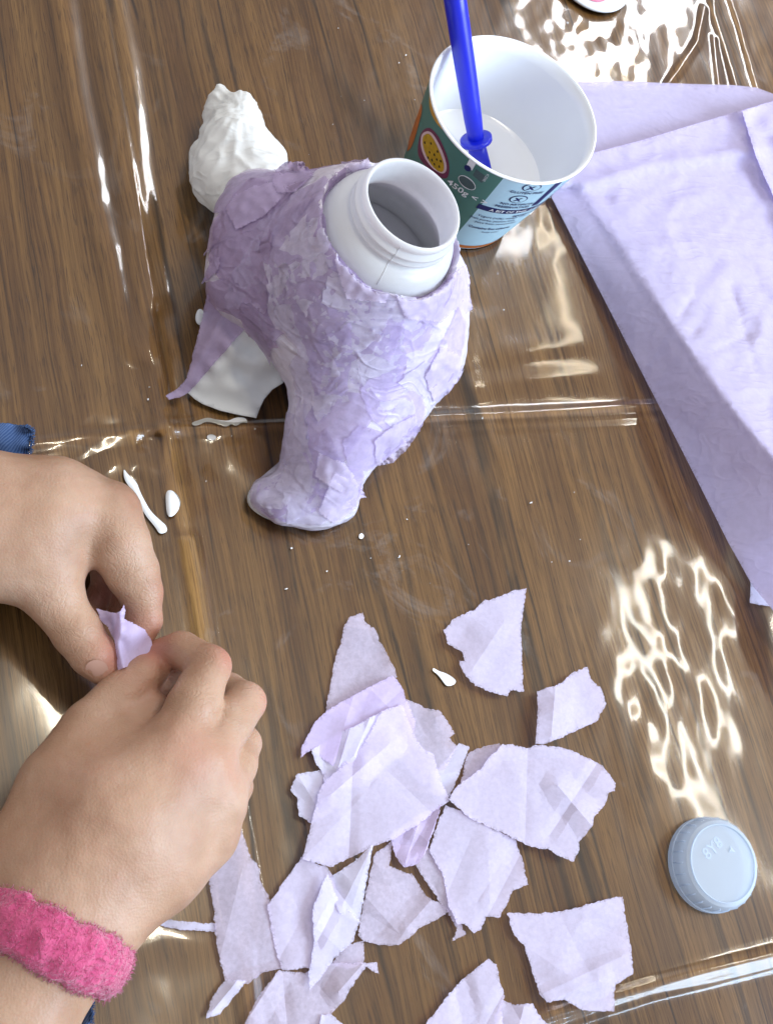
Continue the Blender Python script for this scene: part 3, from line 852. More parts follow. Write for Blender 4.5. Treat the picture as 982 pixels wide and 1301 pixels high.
def decal_mm(name, q, off, mat, step=1.3, parent=None):
    if len(q) > 5:
        for _ in range(2): q = [w for a, b in zip(q, q[1:]+q[:1]) for w in ((a[0]*.75+b[0]*.25, a[1]*.75+b[1]*.25), (a[0]*.25+b[0]*.75, a[1]*.25+b[1]*.75))]
    poly = ragged(q, 1.2, 0.0, 1)
    pts, tris = triangulate(poly, step*2, 3)
    vs_ = [ppos(x/42, max(0.0006, min(PHT-0.0006, y*mm)), off) for x, y in pts]
    fs = []
    for a, b, c in tris:
        nn = (vs_[b]-vs_[a]).cross(vs_[c]-vs_[a]); ce = vs_[a]-Vector((PC.x, PC.y, vs_[a].z))
        fs.append((a, b, c) if nn.dot(ce) >= 0 else (a, c, b))
    return link(name, vs_, fs, mat, parent or pot)
def ellipse_px(cx, cy, a, b, rot, n=22):
    c, s = math.cos(R(rot)), math.sin(R(rot))
    return [(cx+a*math.cos(t)*c-b*math.sin(t)*s, cy+a*math.cos(t)*s+b*math.sin(t)*c) for t in [6.28318*k/n for k in range(n)]]

aP, _ = pot_az(612, 240)        # where teal gives way to the pale panel
aP = unwrap(aP)
A0 = unwrap(pot_az(600, 262)[0])
pgrid(A0-3.4, A0+0.08, 0.0, PHT-0.001, 0.00012, 'teal', 'teal_label', 90, 12)
pgrid(A0+0.08, A0+2.2, 0.0, PHT-0.001, 0.00012, 'sky', 'text_panel', 60, 12)
BG = 0.0
def ptext(body, x0, y0, x1, y1, mat, name, off=0.0004, bold=0.0, hscale=1.0):
    # lay a line of lettering on the wall from pixel (x0, y0) to (x1, y1)
    a0, z0 = pot_az(x0, y0); a1, z1 = pot_az(x1, y1)
    a0, a1 = unwrap(a0), unwrap(a1)
    cu = bpy.data.curves.new('lettering', 'FONT'); cu.body = body; cu.size = 1.0; cu.resolution_u = 2; cu.offset = bold
    ob = bpy.data.objects.new('lettering', cu); COL.objects.link(ob)
    dg = bpy.context.evaluated_depsgraph_get(); dg.update()
    me = bpy.data.meshes.new_from_object(ob.evaluated_get(dg))
    bpy.data.objects.remove(ob); bpy.data.curves.remove(cu)
    xs = [v_.co.x for v_ in me.vertices]
    w = max(xs)-min(xs); x_0 = min(xs)
    r = 0.040
    L = math.hypot((a1-a0)*r, z1-z0); s = L/w
    ux, uz = (a1-a0)*r/L, (z1-z0)/L
    for v_ in me.vertices:
        lx, ly = (v_.co.x-x_0)*s, v_.co.y*s*hscale
        A = a0+(lx*ux-ly*uz)/r; Zz = z0+lx*uz+ly*ux
        v_.co = ppos(A, max(.0006, min(PHT-.0008, Zz)), off)
    me.materials.append(M[mat])
    o = bpy.data.objects.new(name, me); COL.objects.link(o); o.parent = pot; o.matrix_parent_inverse = pot.matrix_world.inverted()
    return o
def on(x, y, k=(0, 0)): return (x, y)
pf = decal('passion_fruit_print', [(541, 163), (548, 162), (558, 172), (566, 190), (571, 206), (571, 222), (566, 228), (552, 220), (537, 206), (531, 196), (532, 180), (536, 168)], 0.0003, 'purple')
decal('pith', [(539, 168), (546, 166), (553, 172), (562, 188), (568, 206), (568, 217), (563, 221), (550, 214), (539, 198), (535, 183), (536, 172)], 0.00042, 'pith', parent=pf)
decal('pulp', [(541, 171), (546, 169), (552, 176), (559, 190), (565, 206), (565, 216), (561, 219), (551, 212), (542, 197), (538, 184), (538, 174)], 0.00054, 'pulp', parent=pf)
for x, y in ((541, 181), (549, 182), (547, 193), (553, 196), (557, 192), (545, 200), (556, 202), (561, 204), (553, 208), (559, 211), (550, 203)):
    decal('seed', ellipse_px(x, y, 2.0, 1.0, 75, 8), 0.00068, 'seed', 0.5, pf)
decal('mango_print', [(549, 110), (546, 122), (546, 136), (550, 148), (558, 160), (568, 168), (571, 170), (566, 158), (558, 142), (554, 125), (553, 112)], 0.0003, 'mango')
decal('mango_print', [(536, 130), (530, 150), (523, 165), (516, 180), (514, 190), (517, 193), (522, 190), (527, 178), (532, 160), (538, 138)], 0.0003, 'orange')

ov = decal('oval_badge', ellipse_px(593.5, 231.5, 13, 6.6, 38), 0.0003, 'white'); decal('badge_centre', ellipse_px(593.5, 231.5, 12, 5.6, 38), 0.00042, 'greyt', parent=ov)
decal('square_code', [(605, 214), (619, 224), (612, 232), (601, 222)], 0.0003, 'greyt')
sb = decal('small_badge', [(597, 201), (605, 207), (600, 216), (592, 211)], 0.0003, 'white'); decal('badge_foot', ellipse_px(594.5, 213, 5, 3.5, 40), 0.00042, 'navy', parent=sb)
ptext('SINCE 24', 616, 230, 622, 221, 'white', 'small_text', 0.0005)
# text panel : every line runs level round the wall
aB, zB = pot_az(607, 260); aB = unwrap(aB); zB *= 1000
def line(body, da, dz, size, mat, name, bold=0.0, off=0.0005, a_=None, z_=None):     # da, dz in millimetres from the left end of the navy band
    cu = bpy.data.curves.new('lettering', 'FONT'); cu.body = body; cu.size = size; cu.resolution_u = 2; cu.offset = bold
    ob = bpy.data.objects.new('lettering', cu); COL.objects.link(ob)
    dg = bpy.context.evaluated_depsgraph_get(); dg.update()
    me = bpy.data.meshes.new_from_object(ob.evaluated_get(dg)); bpy.data.objects.remove(ob); bpy.data.curves.remove(cu)
    for v_ in me.vertices:
        v_.co = ppos((a_ or aB)+(da+v_.co.x)/42, max(.0008, min(PHT-.0008, ((z_ or zB)+dz+v_.co.y)*mm)), off)
    me.materials.append(M[mat]); o = bpy.data.objects.new(name, me); COL.objects.link(o); o.parent = pot; o.matrix_parent_inverse = pot.matrix_world.inverted()
    return o
def oval(name, da, dz, ra, rz, off, mat, parent=None):
    return decal_mm(name, [(aB*42+da+ra*math.cos(6.28318*k/16), zB+dz+rz*math.sin(6.28318*k/16)) for k in range(16)], off, mat, 0.8, parent)
def bar(name, d0, d1, z0, z1, off, mat): return pgrid(aB+d0/42, aB+d1/42, (zB+z0)*mm, (zB+z1)*mm, off, mat, name, 30, 2)
a4, z4 = pot_az(568, 231); line('450g < >', 0, 0, 6.4, 'white', 'weight_text', 0.10, a_=unwrap(a4), z_=z4*1000)
bar('navy_band', 0, 60, -2.6, 2.0, 0.0003, 'navy')
line('A BIT OF THIS, A BIT OF THAT', 7, -1.5, 3.6, 'white', 'band_text', 0.04)
line('NO ARTIFICIAL', 9, 7.6, 3.0, 'navy', 'small_text', 0.07)
line('PRESERVATIVES', 7.5, 4.2, 3.0, 'navy', 'small_text', 0.07)
for da, dz in ((16.5, 14.5), (17.5, 27.5)):
    c1 = oval('round_mark', da, dz, 5.0, 4.2, 0.0003, 'navy'); oval('round_mark_field', da, dz, 4.3, 3.5, 0.00042, 'sky', c1)
    line('x', da-2.2, dz-1.9, 7.5, 'navy', 'cross_mark', 0.2)
line('GLUTEN FREE', 8.5, 20.6, 3.0, 'navy', 'small_text', 0.06)
st_ = pgrid(aB+30/42, aB+34.5/42, (zB+4)*mm, (zB+30)*mm, 0.0003, 'navy', 'navy_strip', 6, 12)
for k in range(5): line('serving per 100 g', 37, 24-k*4, 3.0, 'navy', 'small_text')
line('MANGO & PASSION', 24, -7.0, 3.0, 'navy', 'small_text', 0.08)
line('Yogurt (milk), mango 12%,', 3.5, -9.2, 2.9, 'navy', 'small_text', 0.02)
line('fruit puree, passion fruit', 0.5, -12.8, 2.9, 'navy', 'small_text', 0.02)
line('juice from concentrate', 5, -16.2, 2.9, 'navy', 'small_text', 0.02)
line('Contains live cultures', 3.5, -22.5, 3.2, 'navy', 'small_text', 0.09)
line('keep cool', 14, -26.5, 2.8, 'navy', 'small_text')
pgrid(A0-1.5, A0+2.2, 0.0012, 0.0050, 0.00030, 'orange', 'orange_band', 70, 2)
pgrid(A0-1.0, A0+0.20, 0.0050, 0.0072, 0.00030, 'green', 'green_band', 30, 2)
# glue in the pot
gv, gf = [], []
for k in range(64):
    a = 6.28318*k/64
    for rr, dz in ((0.0, 0), (0.5, 0), (0.9, 0), (0.97, 0.0006), (1.0, 0.0014)):
        r = (prad(0.030)-0.0008)*rr*squash(a); gv.append(Vector((PC.x+r*math.cos(a), PC.y+r*math.sin(a), PC.z+0.030+dz)))
gf = [(k*5+i, ((k+1) % 64)*5+i, ((k+1) % 64)*5+i+1, k*5+i+1) for k in range(64) for i in range(4)]
g = link('glue_pool', gv, gf, 'glue'); tag(g, 'white liquid glue in the bottom of the yoghurt pot', 'glue')

# blue spreader standing in the pot
S0, S1 = P(612, 226, .028), P(588, 66, .090)
dr = (S1-S0)
spd = empty('glue_spreader', S0); tag(spd, 'blue plastic glue spreader with round collar standing in the yoghurt pot', 'spreader')
def sp_(t): return S0+dr*t
pts_ = [sp_(t) for t in (.30, .36, .5, .9, 1.3, 1.8)]
v, f = tube(pts_, [0.0044, 0.0047, 0.0052, 0.0058, 0.0060, 0.0060], 20); link('handle', v, f, 'blue', spd)
pts_ = [sp_(t) for t in (.300, .306, .336, .342)]
v, f = tube(pts_, [0.0080, 0.0092, 0.0092, 0.0080], 28); link('collar', v, f, 'blue', spd)
pts_ = [sp_(t) for t in (.305, .24, .15, .06, -.04, -.07)]
v, f = tube(pts_, [(0.0048, 0.0048), (0.0050, 0.0056), (0.0036, 0.0082), (0.0022, 0.0092), (0.0013, 0.0088), (0.0010, 0.006)], 20); link('paddle', v, f, 'blue', spd)

# ------------------------------------------------------------------ folded tissue sheet on the right
fold = empty('tissue_sheet', P(880, 400, TAB))
tag(fold, 'large folded sheet of purple tissue paper beside the yoghurt pot', 'tissue paper')
paper('under_layer', [(722, 104), (790, 103), (860, 106), (930, 108), (960, 111), (984, 120), (1060, 132), (1060, 420), (900, 400), (760, 300), (712, 260), (728, 200)],
      lambda x, y: 0.005+0.0012*nz(x, y, 3, .02), 't_grey' if False else 't_big', fold, 9, 0.6, 1, straight=(0, 1, 2, 3, 4, 5, 6))
paper('corner_layer', [(940, 700), (953, 738), (952, 766), (964, 769), (975, 770), (986, 767), (1060, 750), (1060, 640)], lambda x, y: 0.0045+0.001*nz(x, y, 8, .03), 't_blue', fold, 7, 0.5, 2)
EDGE = [(700, 250), (741, 330), (790, 425), (838, 518), (884, 608), (925, 690), (956, 745)]
RIDG = [(733, 238), (772, 290), (812, 350), (858, 418), (900, 480), (945, 540), (990, 590), (1060, 665)]
_r = random.Random(12); SHC = []
for _ in range(46):
    x, y, a, L = _r.uniform(740, 1040), _r.uniform(190, 720), _r.uniform(0, 3.14), _r.uniform(15, 80)
    SHC.append(((x-L*math.cos(a), y-L*math.sin(a)), (x+L*math.cos(a), y+L*math.sin(a)), _r.choice([-1, 1, 1])*_r.uniform(.0005, .0016), _r.uniform(7, 22)))
def zband(x, y):
    de, _ = seg_d(EDGE, x, y); drg, sg = seg_d(RIDG, x, y)
    far = max(0, min(1, (y-240)/350))
    top = 0.010+0.044*far
    low = 0.005+0.005*far
    t = de/(de+drg+1e-6)
    rx = RIDG[-1][0]
    for (x0, y0), (x1, y1) in zip(RIDG[:-1], RIDG[1:]):
        if y0 <= y <= y1: rx = x0+(x1-x0)*(y-y0)/(y1-y0)
    sg = -1 if (y < RIDG[0][1] or x > rx) else 1
    za = low+(top-low)*t+0.0010*nz(x, y, 2, .02)
    w = min(1, drg/170)
    zb = top*(1-w)+(0.012+0.010*far)*w
    k = max(0, min(1, .5-.5*sg*drg/9)); k = k*k*(3-2*k)
    z = za*(1-k)+zb*k
    cr = abs(nz(x, y, 4, .016)); c2 = abs(nz(x, y, 7, .035))
    if sg < 0: z += (0.0040*max(0, .3-cr)+0.0022*max(0, .3-c2))*min(1, drg/25)
    for a, b, hh, ww in SHC:
        d_, _ = seg_d([a, b], x, y)
        if d_ < ww: z += hh*(1-d_/ww)*(.35 if sg > 0 else 1)*min(1, drg/20)
    c1, _ = seg_d([(737, 236), (828, 209), (953, 191), (1060, 170)], x, y)
    c3, _ = seg_d([(942, 140), (959, 197), (985, 255), (1010, 320)], x, y)
    return z+(0.0030*math.exp(-(c1/8)**2)+0.004*math.exp(-(c3/10)**2)+0.002)*(k)
up_ = [(723, 200), (754, 194), (812, 179), (868, 162), (905, 151), (942, 140), (982, 128), (1060, 110)]
paper('top_fold', EDGE+[(1060, 870)]+up_[::-1]+[(708, 232)], zband, 't_big', fold, 6.0, 0.35, 3, straight=tuple(range(30)), lines=[(a, b) for a, b, _, _ in SHC])
ztop = zband
paper('corner_flap', [(942, 141), (982, 128), (1060, 112), (1060, 330), (1000, 270), (982, 250), (960, 200)], lambda x, y: ztop(x, y)+0.003+0.003*nz(x, y, 3, .04), 't_big', fold, 7, 0.5, 6)

# ------------------------------------------------------------------ torn tissue scraps
SCR = []
def scrap(pl, lvl, mat, label, curl=0.004, folds=(), seed=None, rag=1.0):
    k = len(SCR); sd_ = 200+k
    cx = sum(p_[0] for p_ in pl)/len(pl); cy = sum(p_[1] for p_ in pl)/len(pl)
    rad_ = max(math.hypot(p_[0]-cx, p_[1]-cy) for p_ in pl)
    rs = random.Random(sd_); ph_ = rs.uniform(0, 6.28)
    tents = [(a, b, hh*0.75, ww*4.5) for (a, b, hh, ww) in folds]
    for _ in range(3 if rad_ < 55 else 5):
        aa = rs.uniform(0, 3.14); ox, oy = rs.uniform(-.5, .5)*rad_, rs.uniform(-.5, .5)*rad_; L = rad_*rs.uniform(.35, .9)
        tents.append(((cx+ox-L*math.cos(aa), cy+oy-L*math.sin(aa)), (cx+ox+L*math.cos(aa), cy+oy+L*math.sin(aa)), rs.choice([-1, 1])*rs.uniform(.0003, .0010), rs.uniform(9, 30)))
    def zf(x, y):
        u = ((x-cx)*math.cos(ph_)+(y-cy)*math.sin(ph_))/rad_
        rr = math.hypot(x-cx, y-cy)/rad_
        z = TAB+0.0013*lvl+0.0012+curl*0.55*max(0, u)**2+0.0008*(0.5+nz(x, y, sd_, .016))+0.0003*nz(x, y, sd_+3, .05)*rr
        for (a, b, hh, ww) in tents:
            d_, s_ = seg_d([a, b], x, y)
            if d_ < ww: z += hh*(1-d_/ww)
        return max(z, TAB-0.0002+0.0013*lvl)
    o = paper('tissue_scrap', pl, zf, mat, None, 5.0, rag, sd_, lines=[(a, b) for a, b, _, _ in tents])
    o.data.set_sharp_from_angle(angle=R(9))
    tag(o, label, 'tissue scrap', 'torn tissue paper scraps')
    SCR.append(o); return o
scrap([(461, 778), (444, 784), (437, 796), (433, 814), (426, 838), (420, 869), (413, 907), (440, 915), (490, 890), (505, 860), (501, 848), (484, 817), (478, 801), (463, 789)], 0, 't_grey', 'pointed pale scrap with curled tip topping the scrap heap, a wood speck showing through', .004, (((440, 795), (480, 803), .003, 6),))
scrap([(516, 888), (537, 898), (558, 903), (569, 916), (578, 932), (571, 937), (580, 950), (563, 985), (535, 1000), (500, 950)], 1, 't_grey', 'greyish rounded scrap at the upper right of the heap, partly under the big middle scrap', .003)
scrap([(593, 958), (604, 952), (615, 948), (634, 944), (639, 952), (625, 975), (611, 985), (584, 998)], 0.5, 't_grey', 'small pinkish scrap peeking out above the wide fan shaped scrap', .003)
scrap([(583, 944), (596, 949), (588, 971), (571, 1012), (550, 1010), (545, 985), (563, 970)], 1.5, 't_blue', 'narrow upright lilac scrap between the big middle scrap and the fan shaped one', .004)
scrap([(378, 983), (409, 978), (430, 985), (425, 1030), (396, 1046), (380, 1037), (378, 1016), (369, 1003)], 1, 't_blue', 'small bluish scrap sticking out left of the big middle scrap', .004)
scrap([(477, 1084), (499, 1068), (494, 1099), (511, 1107), (526, 1113), (535, 1130), (543, 1139), (562, 1150), (572, 1157), (552, 1170), (533, 1179), (523, 1189), (506, 1201), (482, 1201), (462, 1196), (455, 1187), (464, 1138)], 0.5, 't_grey', 'thin grey creased scrap below the big middle scrap, a bare gap at its upper right', .002, (((465, 1140), (510, 1190), .002, 5),))
scrap([(543, 1075), (562, 1105), (575, 1148), (586, 1174), (592, 1187), (574, 1196), (581, 1179), (565, 1155), (557, 1145), (548, 1130), (533, 1108), (524, 1090)], 1.0, 't_grey', 'slim wrinkled strip along the left side of the squarish lower scrap', .003)
scrap([(499, 858), (512, 875), (516, 889), (528, 916), (520, 960), (430, 980), (396, 953), (382, 963), (384, 948), (401, 916), (422, 898), (446, 885), (469, 873)], 2, 't_lilac', 'deeper lilac folded scrap lying across the pointed top scrap', .002, (((470, 875), (500, 905), .002, 5),))
scrap([(396, 953), (430, 932), (459, 918), (485, 903), (520, 950), (460, 1000), (409, 1003), (412, 985), (402, 972)], 2.6, 't_blue', 'crinkled bluish scrap between the lilac folded one and the big middle scrap', .003, (((445, 925), (430, 975), .003, 4), ((470, 912), (450, 960), .003, 4)))
scrap([(561, 1022), (543, 1078), (532, 1097), (514, 1102), (502, 1088), (495, 1060), (530, 1035)], 1.8, 't_lilac', 'pleated lilac scrap under the lower right edge of the big middle scrap', .003, (((560, 1026), (535, 1095), .004, 4), ((530, 1050), (515, 1095), .0025, 3)))
scrap([(560, 1036), (566, 1023), (585, 1030), (630, 1055), (654, 1066), (663, 1089), (671, 1124), (651, 1132), (642, 1153), (634, 1166), (617, 1165), (611, 1181), (602, 1186), (590, 1174), (580, 1174), (569, 1148), (564, 1116), (545, 1081)], 2.2, 't_pale', 'squarish pale scrap hanging below the wide fan shaped scrap', .003, (((620, 1060), (622, 1160), .0015, 8),))
scrap([(485, 903), (511, 895), (527, 937), (540, 953), (550, 958), (558, 984), (571, 1018), (562, 1024), (527, 1050), (503, 1065), (469, 1078), (420, 1102), (384, 1092), (390, 1068), (404, 1013), (409, 997), (432, 975), (462, 945)], 3.4, 't_pale', 'biggest lavender scrap lying on top in the middle of the heap', .003, (((495, 945), (420, 1010), .003, 5),))
scrap([(639, 945), (672, 950), (680, 946), (704, 948), (725, 953), (765, 972), (782, 995), (781, 1005), (773, 1007), (768, 1023), (754, 1039), (752, 1050), (735, 1071), (736, 1079), (728, 1095), (712, 1089), (699, 1080), (675, 1076), (654, 1066), (630, 1055), (596, 1039), (569, 1015), (582, 997), (611, 977), (619, 965)], 3.2, 't_pale', 'wide fan shaped scrap with one sharp crease at the right of the heap', .004, (((708, 998), (752, 1050), .004, 5),))
scrap([(300, 1030), (319, 1090), (331, 1104), (331, 1119), (343, 1143), (349, 1188), (354, 1212), (359, 1231), (333, 1236), (317, 1249), (304, 1252), (288, 1247), (280, 1223), (274, 1188), (272, 1154), (264, 1111), (270, 1060)], 1.2, 't_grey', 'long upright scrap partly under the lower hand', .003)
scrap([(180, 1158), (200, 1160), (213, 1168), (240, 1171), (275, 1174), (274, 1184), (240, 1182), (210, 1178), (195, 1172), (180, 1170)], 0.6, 't_blue', 'thin twisted strip of tissue between the lower hand and the long scrap', .003)
scrap([(286, 1244), (314, 1246), (293, 1273), (280, 1289), (262, 1294), (267, 1273), (277, 1257)], 1.6, 't_blue', 'small folded tail of tissue below the long upright scrap', .004, (((300, 1248), (270, 1285), .003, 4),))
scrap([(384, 1088), (417, 1103), (440, 1140), (430, 1190), (410, 1228), (359, 1233), (349, 1204), (340, 1151), (367, 1111)], 2.0, 't_pale', 'tilted square scrap between the long scrap and the bluish pointed one', .003)
scrap([(474, 1072), (465, 1125), (457, 1172), (431, 1160), (414, 1118), (452, 1093)], 2.6, 't_blue', 'pale long triangle scrap pointing up to the big middle scrap', .004, (((472, 1076), (435, 1150), .002, 5),))
scrap([(462, 1195), (463, 1224), (440, 1232), (420, 1226), (440, 1200)], 0.6, 't_grey', 'small pinkish bit of tissue beside the tip of the bluish pointed scrap', .002)
scrap([(312, 1298), (327, 1268), (354, 1233), (388, 1236), (423, 1223), (462, 1223), (478, 1222), (482, 1238), (465, 1228), (447, 1254), (436, 1273), (423, 1286), (405, 1305), (395, 1335), (310, 1335)], 1.4, 't_grey', 'half round scrap with a hooked tip cut by the bottom edge', .006, (((460, 1226), (430, 1260), .004, 5), ((350, 1240), (318, 1290), .004, 5)))
scrap([(416, 1107), (431, 1146), (457, 1170), (449, 1196), (425, 1217), (409, 1241), (394, 1258), (392, 1236), (399, 1199), (397, 1156)], 3.4, 't_blue', 'bright bluish scrap with a pointed lower end over the tilted square scrap', .004)
scrap([(409, 1289), (420, 1288), (436, 1301), (430, 1320), (402, 1318)], 2.4, 't_blue', 'tiny corner of tissue at the bottom edge beside the half round scrap', .002)
scrap([(638, 1270), (654, 1277), (677, 1275), (683, 1288), (697, 1302), (690, 1335), (630, 1335), (628, 1290)], 0.8, 't_pale', 'crinkled scrap at the bottom edge right of the leaf shaped scrap', .003, (((665, 1280), (655, 1320), .003, 5),))
scrap([(620, 1218), (631, 1225), (634, 1243), (641, 1265), (637, 1280), (640, 1330), (525, 1335), (541, 1301), (557, 1280), (580, 1251), (600, 1234)], 2.0, 't_pale', 'leaf shaped scrap rising from the bottom edge in the middle', .005)
scrap([(644, 1160), (700, 1160), (722, 1156), (757, 1146), (780, 1140), (791, 1139), (795, 1171), (802, 1206), (804, 1237), (782, 1251), (780, 1263), (780, 1285), (740, 1284), (717, 1270), (694, 1274), (685, 1263), (680, 1248), (671, 1217), (665, 1200), (653, 1188)], 1.6, 't_pale', 'square scrap with straight top edge lying alone left of the bottle lid', .004, (((690, 1262), (790, 1215), .003, 8), ((700, 1270), (760, 1245), .003, 5)))
scrap([(669, 747), (662, 794), (662, 820), (665, 879), (648, 877), (644, 885), (616, 877), (599, 867), (589, 855), (583, 839), (590, 840), (587, 828), (571, 820), (563, 800), (577, 786), (604, 774), (616, 762), (623, 762), (648, 752)], 1.4, 't_pale', 'triangular scrap with a straight right edge lying alone above the heap', .006, (((640, 790), (600, 850), .003, 8),))
scrap([(746, 847), (750, 862), (763, 874), (770, 894), (758, 916), (733, 928), (706, 940), (689, 946), (680, 945), (683, 901), (682, 878), (702, 872), (714, 867), (726, 855)], 1.4, 't_pale', 'small rounded scrap with a folded left edge just above the fan shaped scrap', .006, (((705, 875), (700, 935), .004, 6),))

# ------------------------------------------------------------------ bottle lid
LT = P(915, 1097, 0.0135)
LC = Vector((LT.x, LT.y, TAB-0.0012))
lid = empty('screw_top', LC); tag(lid, 'frosted translucent plastic bottle lid lying face up on the table', 'lid')
LM = Matrix.Translation(LC)
lr = 0.0238
prof = [(lr-0.0014, 0.0), (lr, 0.0), (lr, 0.0032), (lr-0.0006, 0.0036), (lr-0.0010, 0.0100), (lr-0.0026, 0.0128), (lr-0.0046, 0.0137), (lr-0.0052, 0.0131), (0.0001, 0.0129), (0.0001, 0.0117), (lr-0.006, 0.0117), (lr-0.0026, 0.010), (lr-0.0014, 0.0)]
v, f = lathe(prof, 96, LM); top = link('lid_shell', v, f, 'lid', lid); top.data.set_sharp_from_angle(angle=R(30))
ringp = [LM @ Vector(((lr-0.0046)*math.cos(6.2832*k/72), (lr-0.0046)*math.sin(6.2832*k/72), 0.01375)) for k in range(73)]
v, f = tube(ringp, 0.00042, 6, False); link('top_ring', v, f, 'lid', lid)
ringp = [LM @ Vector(((lr-0.0001)*math.cos(6.2832*k/72), (lr-0.0001)*math.sin(6.2832*k/72), 0.0034)) for k in range(73)]
v, f = tube(ringp, 0.0003, 6, False); link('tamper_ring', v, f, 'lid', lid)
rib0 = None
for k in range(26):
    a = 6.28318*k/26
    if rib0 is None:
        v, f = tube([Vector((lr-0.0004, 0, 0.0042)), Vector((lr-0.0008, 0, 0.0100)), Vector((lr-0.0014, 0, 0.0110))], 0.00032, 6)
        rib0 = link('grip_rib', v, f, 'lid', lid); rib0.matrix_parent_inverse = Matrix.Identity(4); o = rib0
    else:
        o = rib0.copy(); COL.objects.link(o); o.parent = lid; o.matrix_parent_inverse = Matrix.Identity(4)
    o.rotation_euler = (0, 0, a)
def flat_text(body, c, size, ang, mat, name, parent, z):
    cu = bpy.data.curves.new('lettering', 'FONT'); cu.body = body; cu.size = size; cu.extrude = 0.00012; cu.offset = 0.00008; cu.align_x = 'CENTER'; cu.align_y = 'CENTER'; cu.resolution_u = 2
    ob = bpy.data.objects.new('lettering', cu); COL.objects.link(ob)
    dg = bpy.context.evaluated_depsgraph_get(); dg.update()
    me = bpy.data.meshes.new_from_object(ob.evaluated_get(dg)); bpy.data.objects.remove(ob); bpy.data.curves.remove(cu)
    mt = Matrix.Translation((c.x, c.y, z)) @ Matrix.Rotation(ang, 4, 'Z'); me.transform(mt)
    me.materials.append(M[mat]); o = bpy.data.objects.new(name, me); COL.objects.link(o); o.parent = parent; o.matrix_parent_inverse = parent.matrix_world.inverted()
    return o
tz = LC.z+0.01305
q0, q1 = P(897, 1086, tz), P(913, 1070, tz)
flat_text('8Y8', (q0+q1)/2, 0.0085, math.atan2(q1.y-q0.y, q1.x-q0.x), 'lid', 'raised_text', lid, tz)
pa, pb, pc = P(925, 1083, tz+.0002), P(934, 1083, tz+.0002), P(927, 1074, tz+.0002)
link('raised_mark', [pa, pb, pc, P(928, 1080, tz+.0008)], [(0, 1, 3), (1, 2, 3), (2, 0, 3)], 'lid', lid, False)

# the edge of another tub at the top of the picture
tc = P(752, -30, 0.006)
tub = empty('small_tub', (tc.x, tc.y, 0.002)); tag(tub, 'white round tub lid with pink print cut off by the top edge', 'tub')
TM = Matrix.Translation((tc.x, tc.y, TAB-0.001))
rt = 54*mpp(750, 0, 0)
v, f = lathe([(0.0001, 0), (rt-0.004, 0), (rt-0.001, 0.0008), (rt, 0.002), (rt+0.0003, 0.0034), (rt-0.0008, 0.0042), (rt-0.002, 0.0036), (0.0001, 0.0036)], 64, TM); link('tub_body', v, f, 'white', tub)
pq = [P(x, y, TAB+0.0030) for x, y in ellipse_px(757, -10, 17, 12, 10)]
link('pink_print', [q+Vector((0, 0, 0.0004)) for q in pq]+[Vector(q) for q in pq], [tuple(range(len(pq)-1, -1, -1))]+[(i, (i+1) % len(pq), len(pq)+(i+1) % len(pq), len(pq)+i) for i in range(len(pq))], 'pink', tub, False)

# ------------------------------------------------------------------ drops and smears of glue
def blob(pl, hgt, label, seed, lift=0.0):
    for _ in range(3):
        pl = [q for a, b in zip(pl, pl[1:]+pl[:1]) for q in ((a[0]*.75+b[0]*.25, a[1]*.75+b[1]*.25), (a[0]*.25+b[0]*.75, a[1]*.25+b[1]*.75))]
    poly = pl; pts, tris = triangulate(poly, 1.5, seed)
    vs_ = []
    for x, y in pts:
        d_, _ = seg_d(poly+[poly[0]], x, y)
        z = TAB-0.0012+lift+0.45*hgt*(1-(1-min(1, d_/6.0))**2)+0.0004
        vs_.append(P(x, y, z))
    fs = []
    for a, b, c in tris:
        nn = (vs_[b]-vs_[a]).cross(vs_[c]-vs_[a]); fs.append((a, b, c) if nn.z >= 0 else (a, c, b))
    o = link('glue_drop', vs_, fs, 'glue'); tag(o, label, 'glue drop', 'spilt glue on the plastic sheet'); return o
blob([(157, 594), (163, 603), (174, 612), (178, 624), (184, 636), (192, 650), (205, 662), (212, 668), (213, 676), (203, 679), (198, 670), (186, 656), (178, 642), (168, 622), (158, 610)], .0014, 'long thin streak of white glue above the upper hand', 1, 0.0006)
blob([(211, 624), (218, 622), (227, 629), (231, 640), (226, 650), (219, 657), (213, 656), (211, 640)], .0024, 'round white glue drop beside the long glue streak', 2, 0.0016)
blob([(550, 848), (558, 853), (566, 855), (576, 861), (580, 866), (575, 871), (567, 872), (562, 865), (556, 857), (549, 852)], .0010, 'tadpole shaped glue drop left of the triangular scrap', 3)
blob([(243, 537), (252, 534), (264, 530), (275, 533), (290, 535), (300, 530), (312, 530), (316, 538), (308, 536), (300, 542), (294, 538), (288, 543), (276, 538), (262, 535), (254, 540), (246, 541)], .0006, 'smeared glue patch under the white card leg', 4)
blob([(263, 553), (270, 551), (276, 555), (272, 560), (264, 559)], .0008, 'small glue dab just below the white card leg smear', 5)
blob([(456, 679), (460, 677), (463, 681), (460, 685), (456, 684)], .0010, 'tiny glue dot right below the foot of the bottle animal', 6)
blob([(252, 392), (258, 393), (262, 404), (258, 414), (250, 412), (248, 402)], .0030, 'glue blob bulging at the left side of the bottle animal', 7)

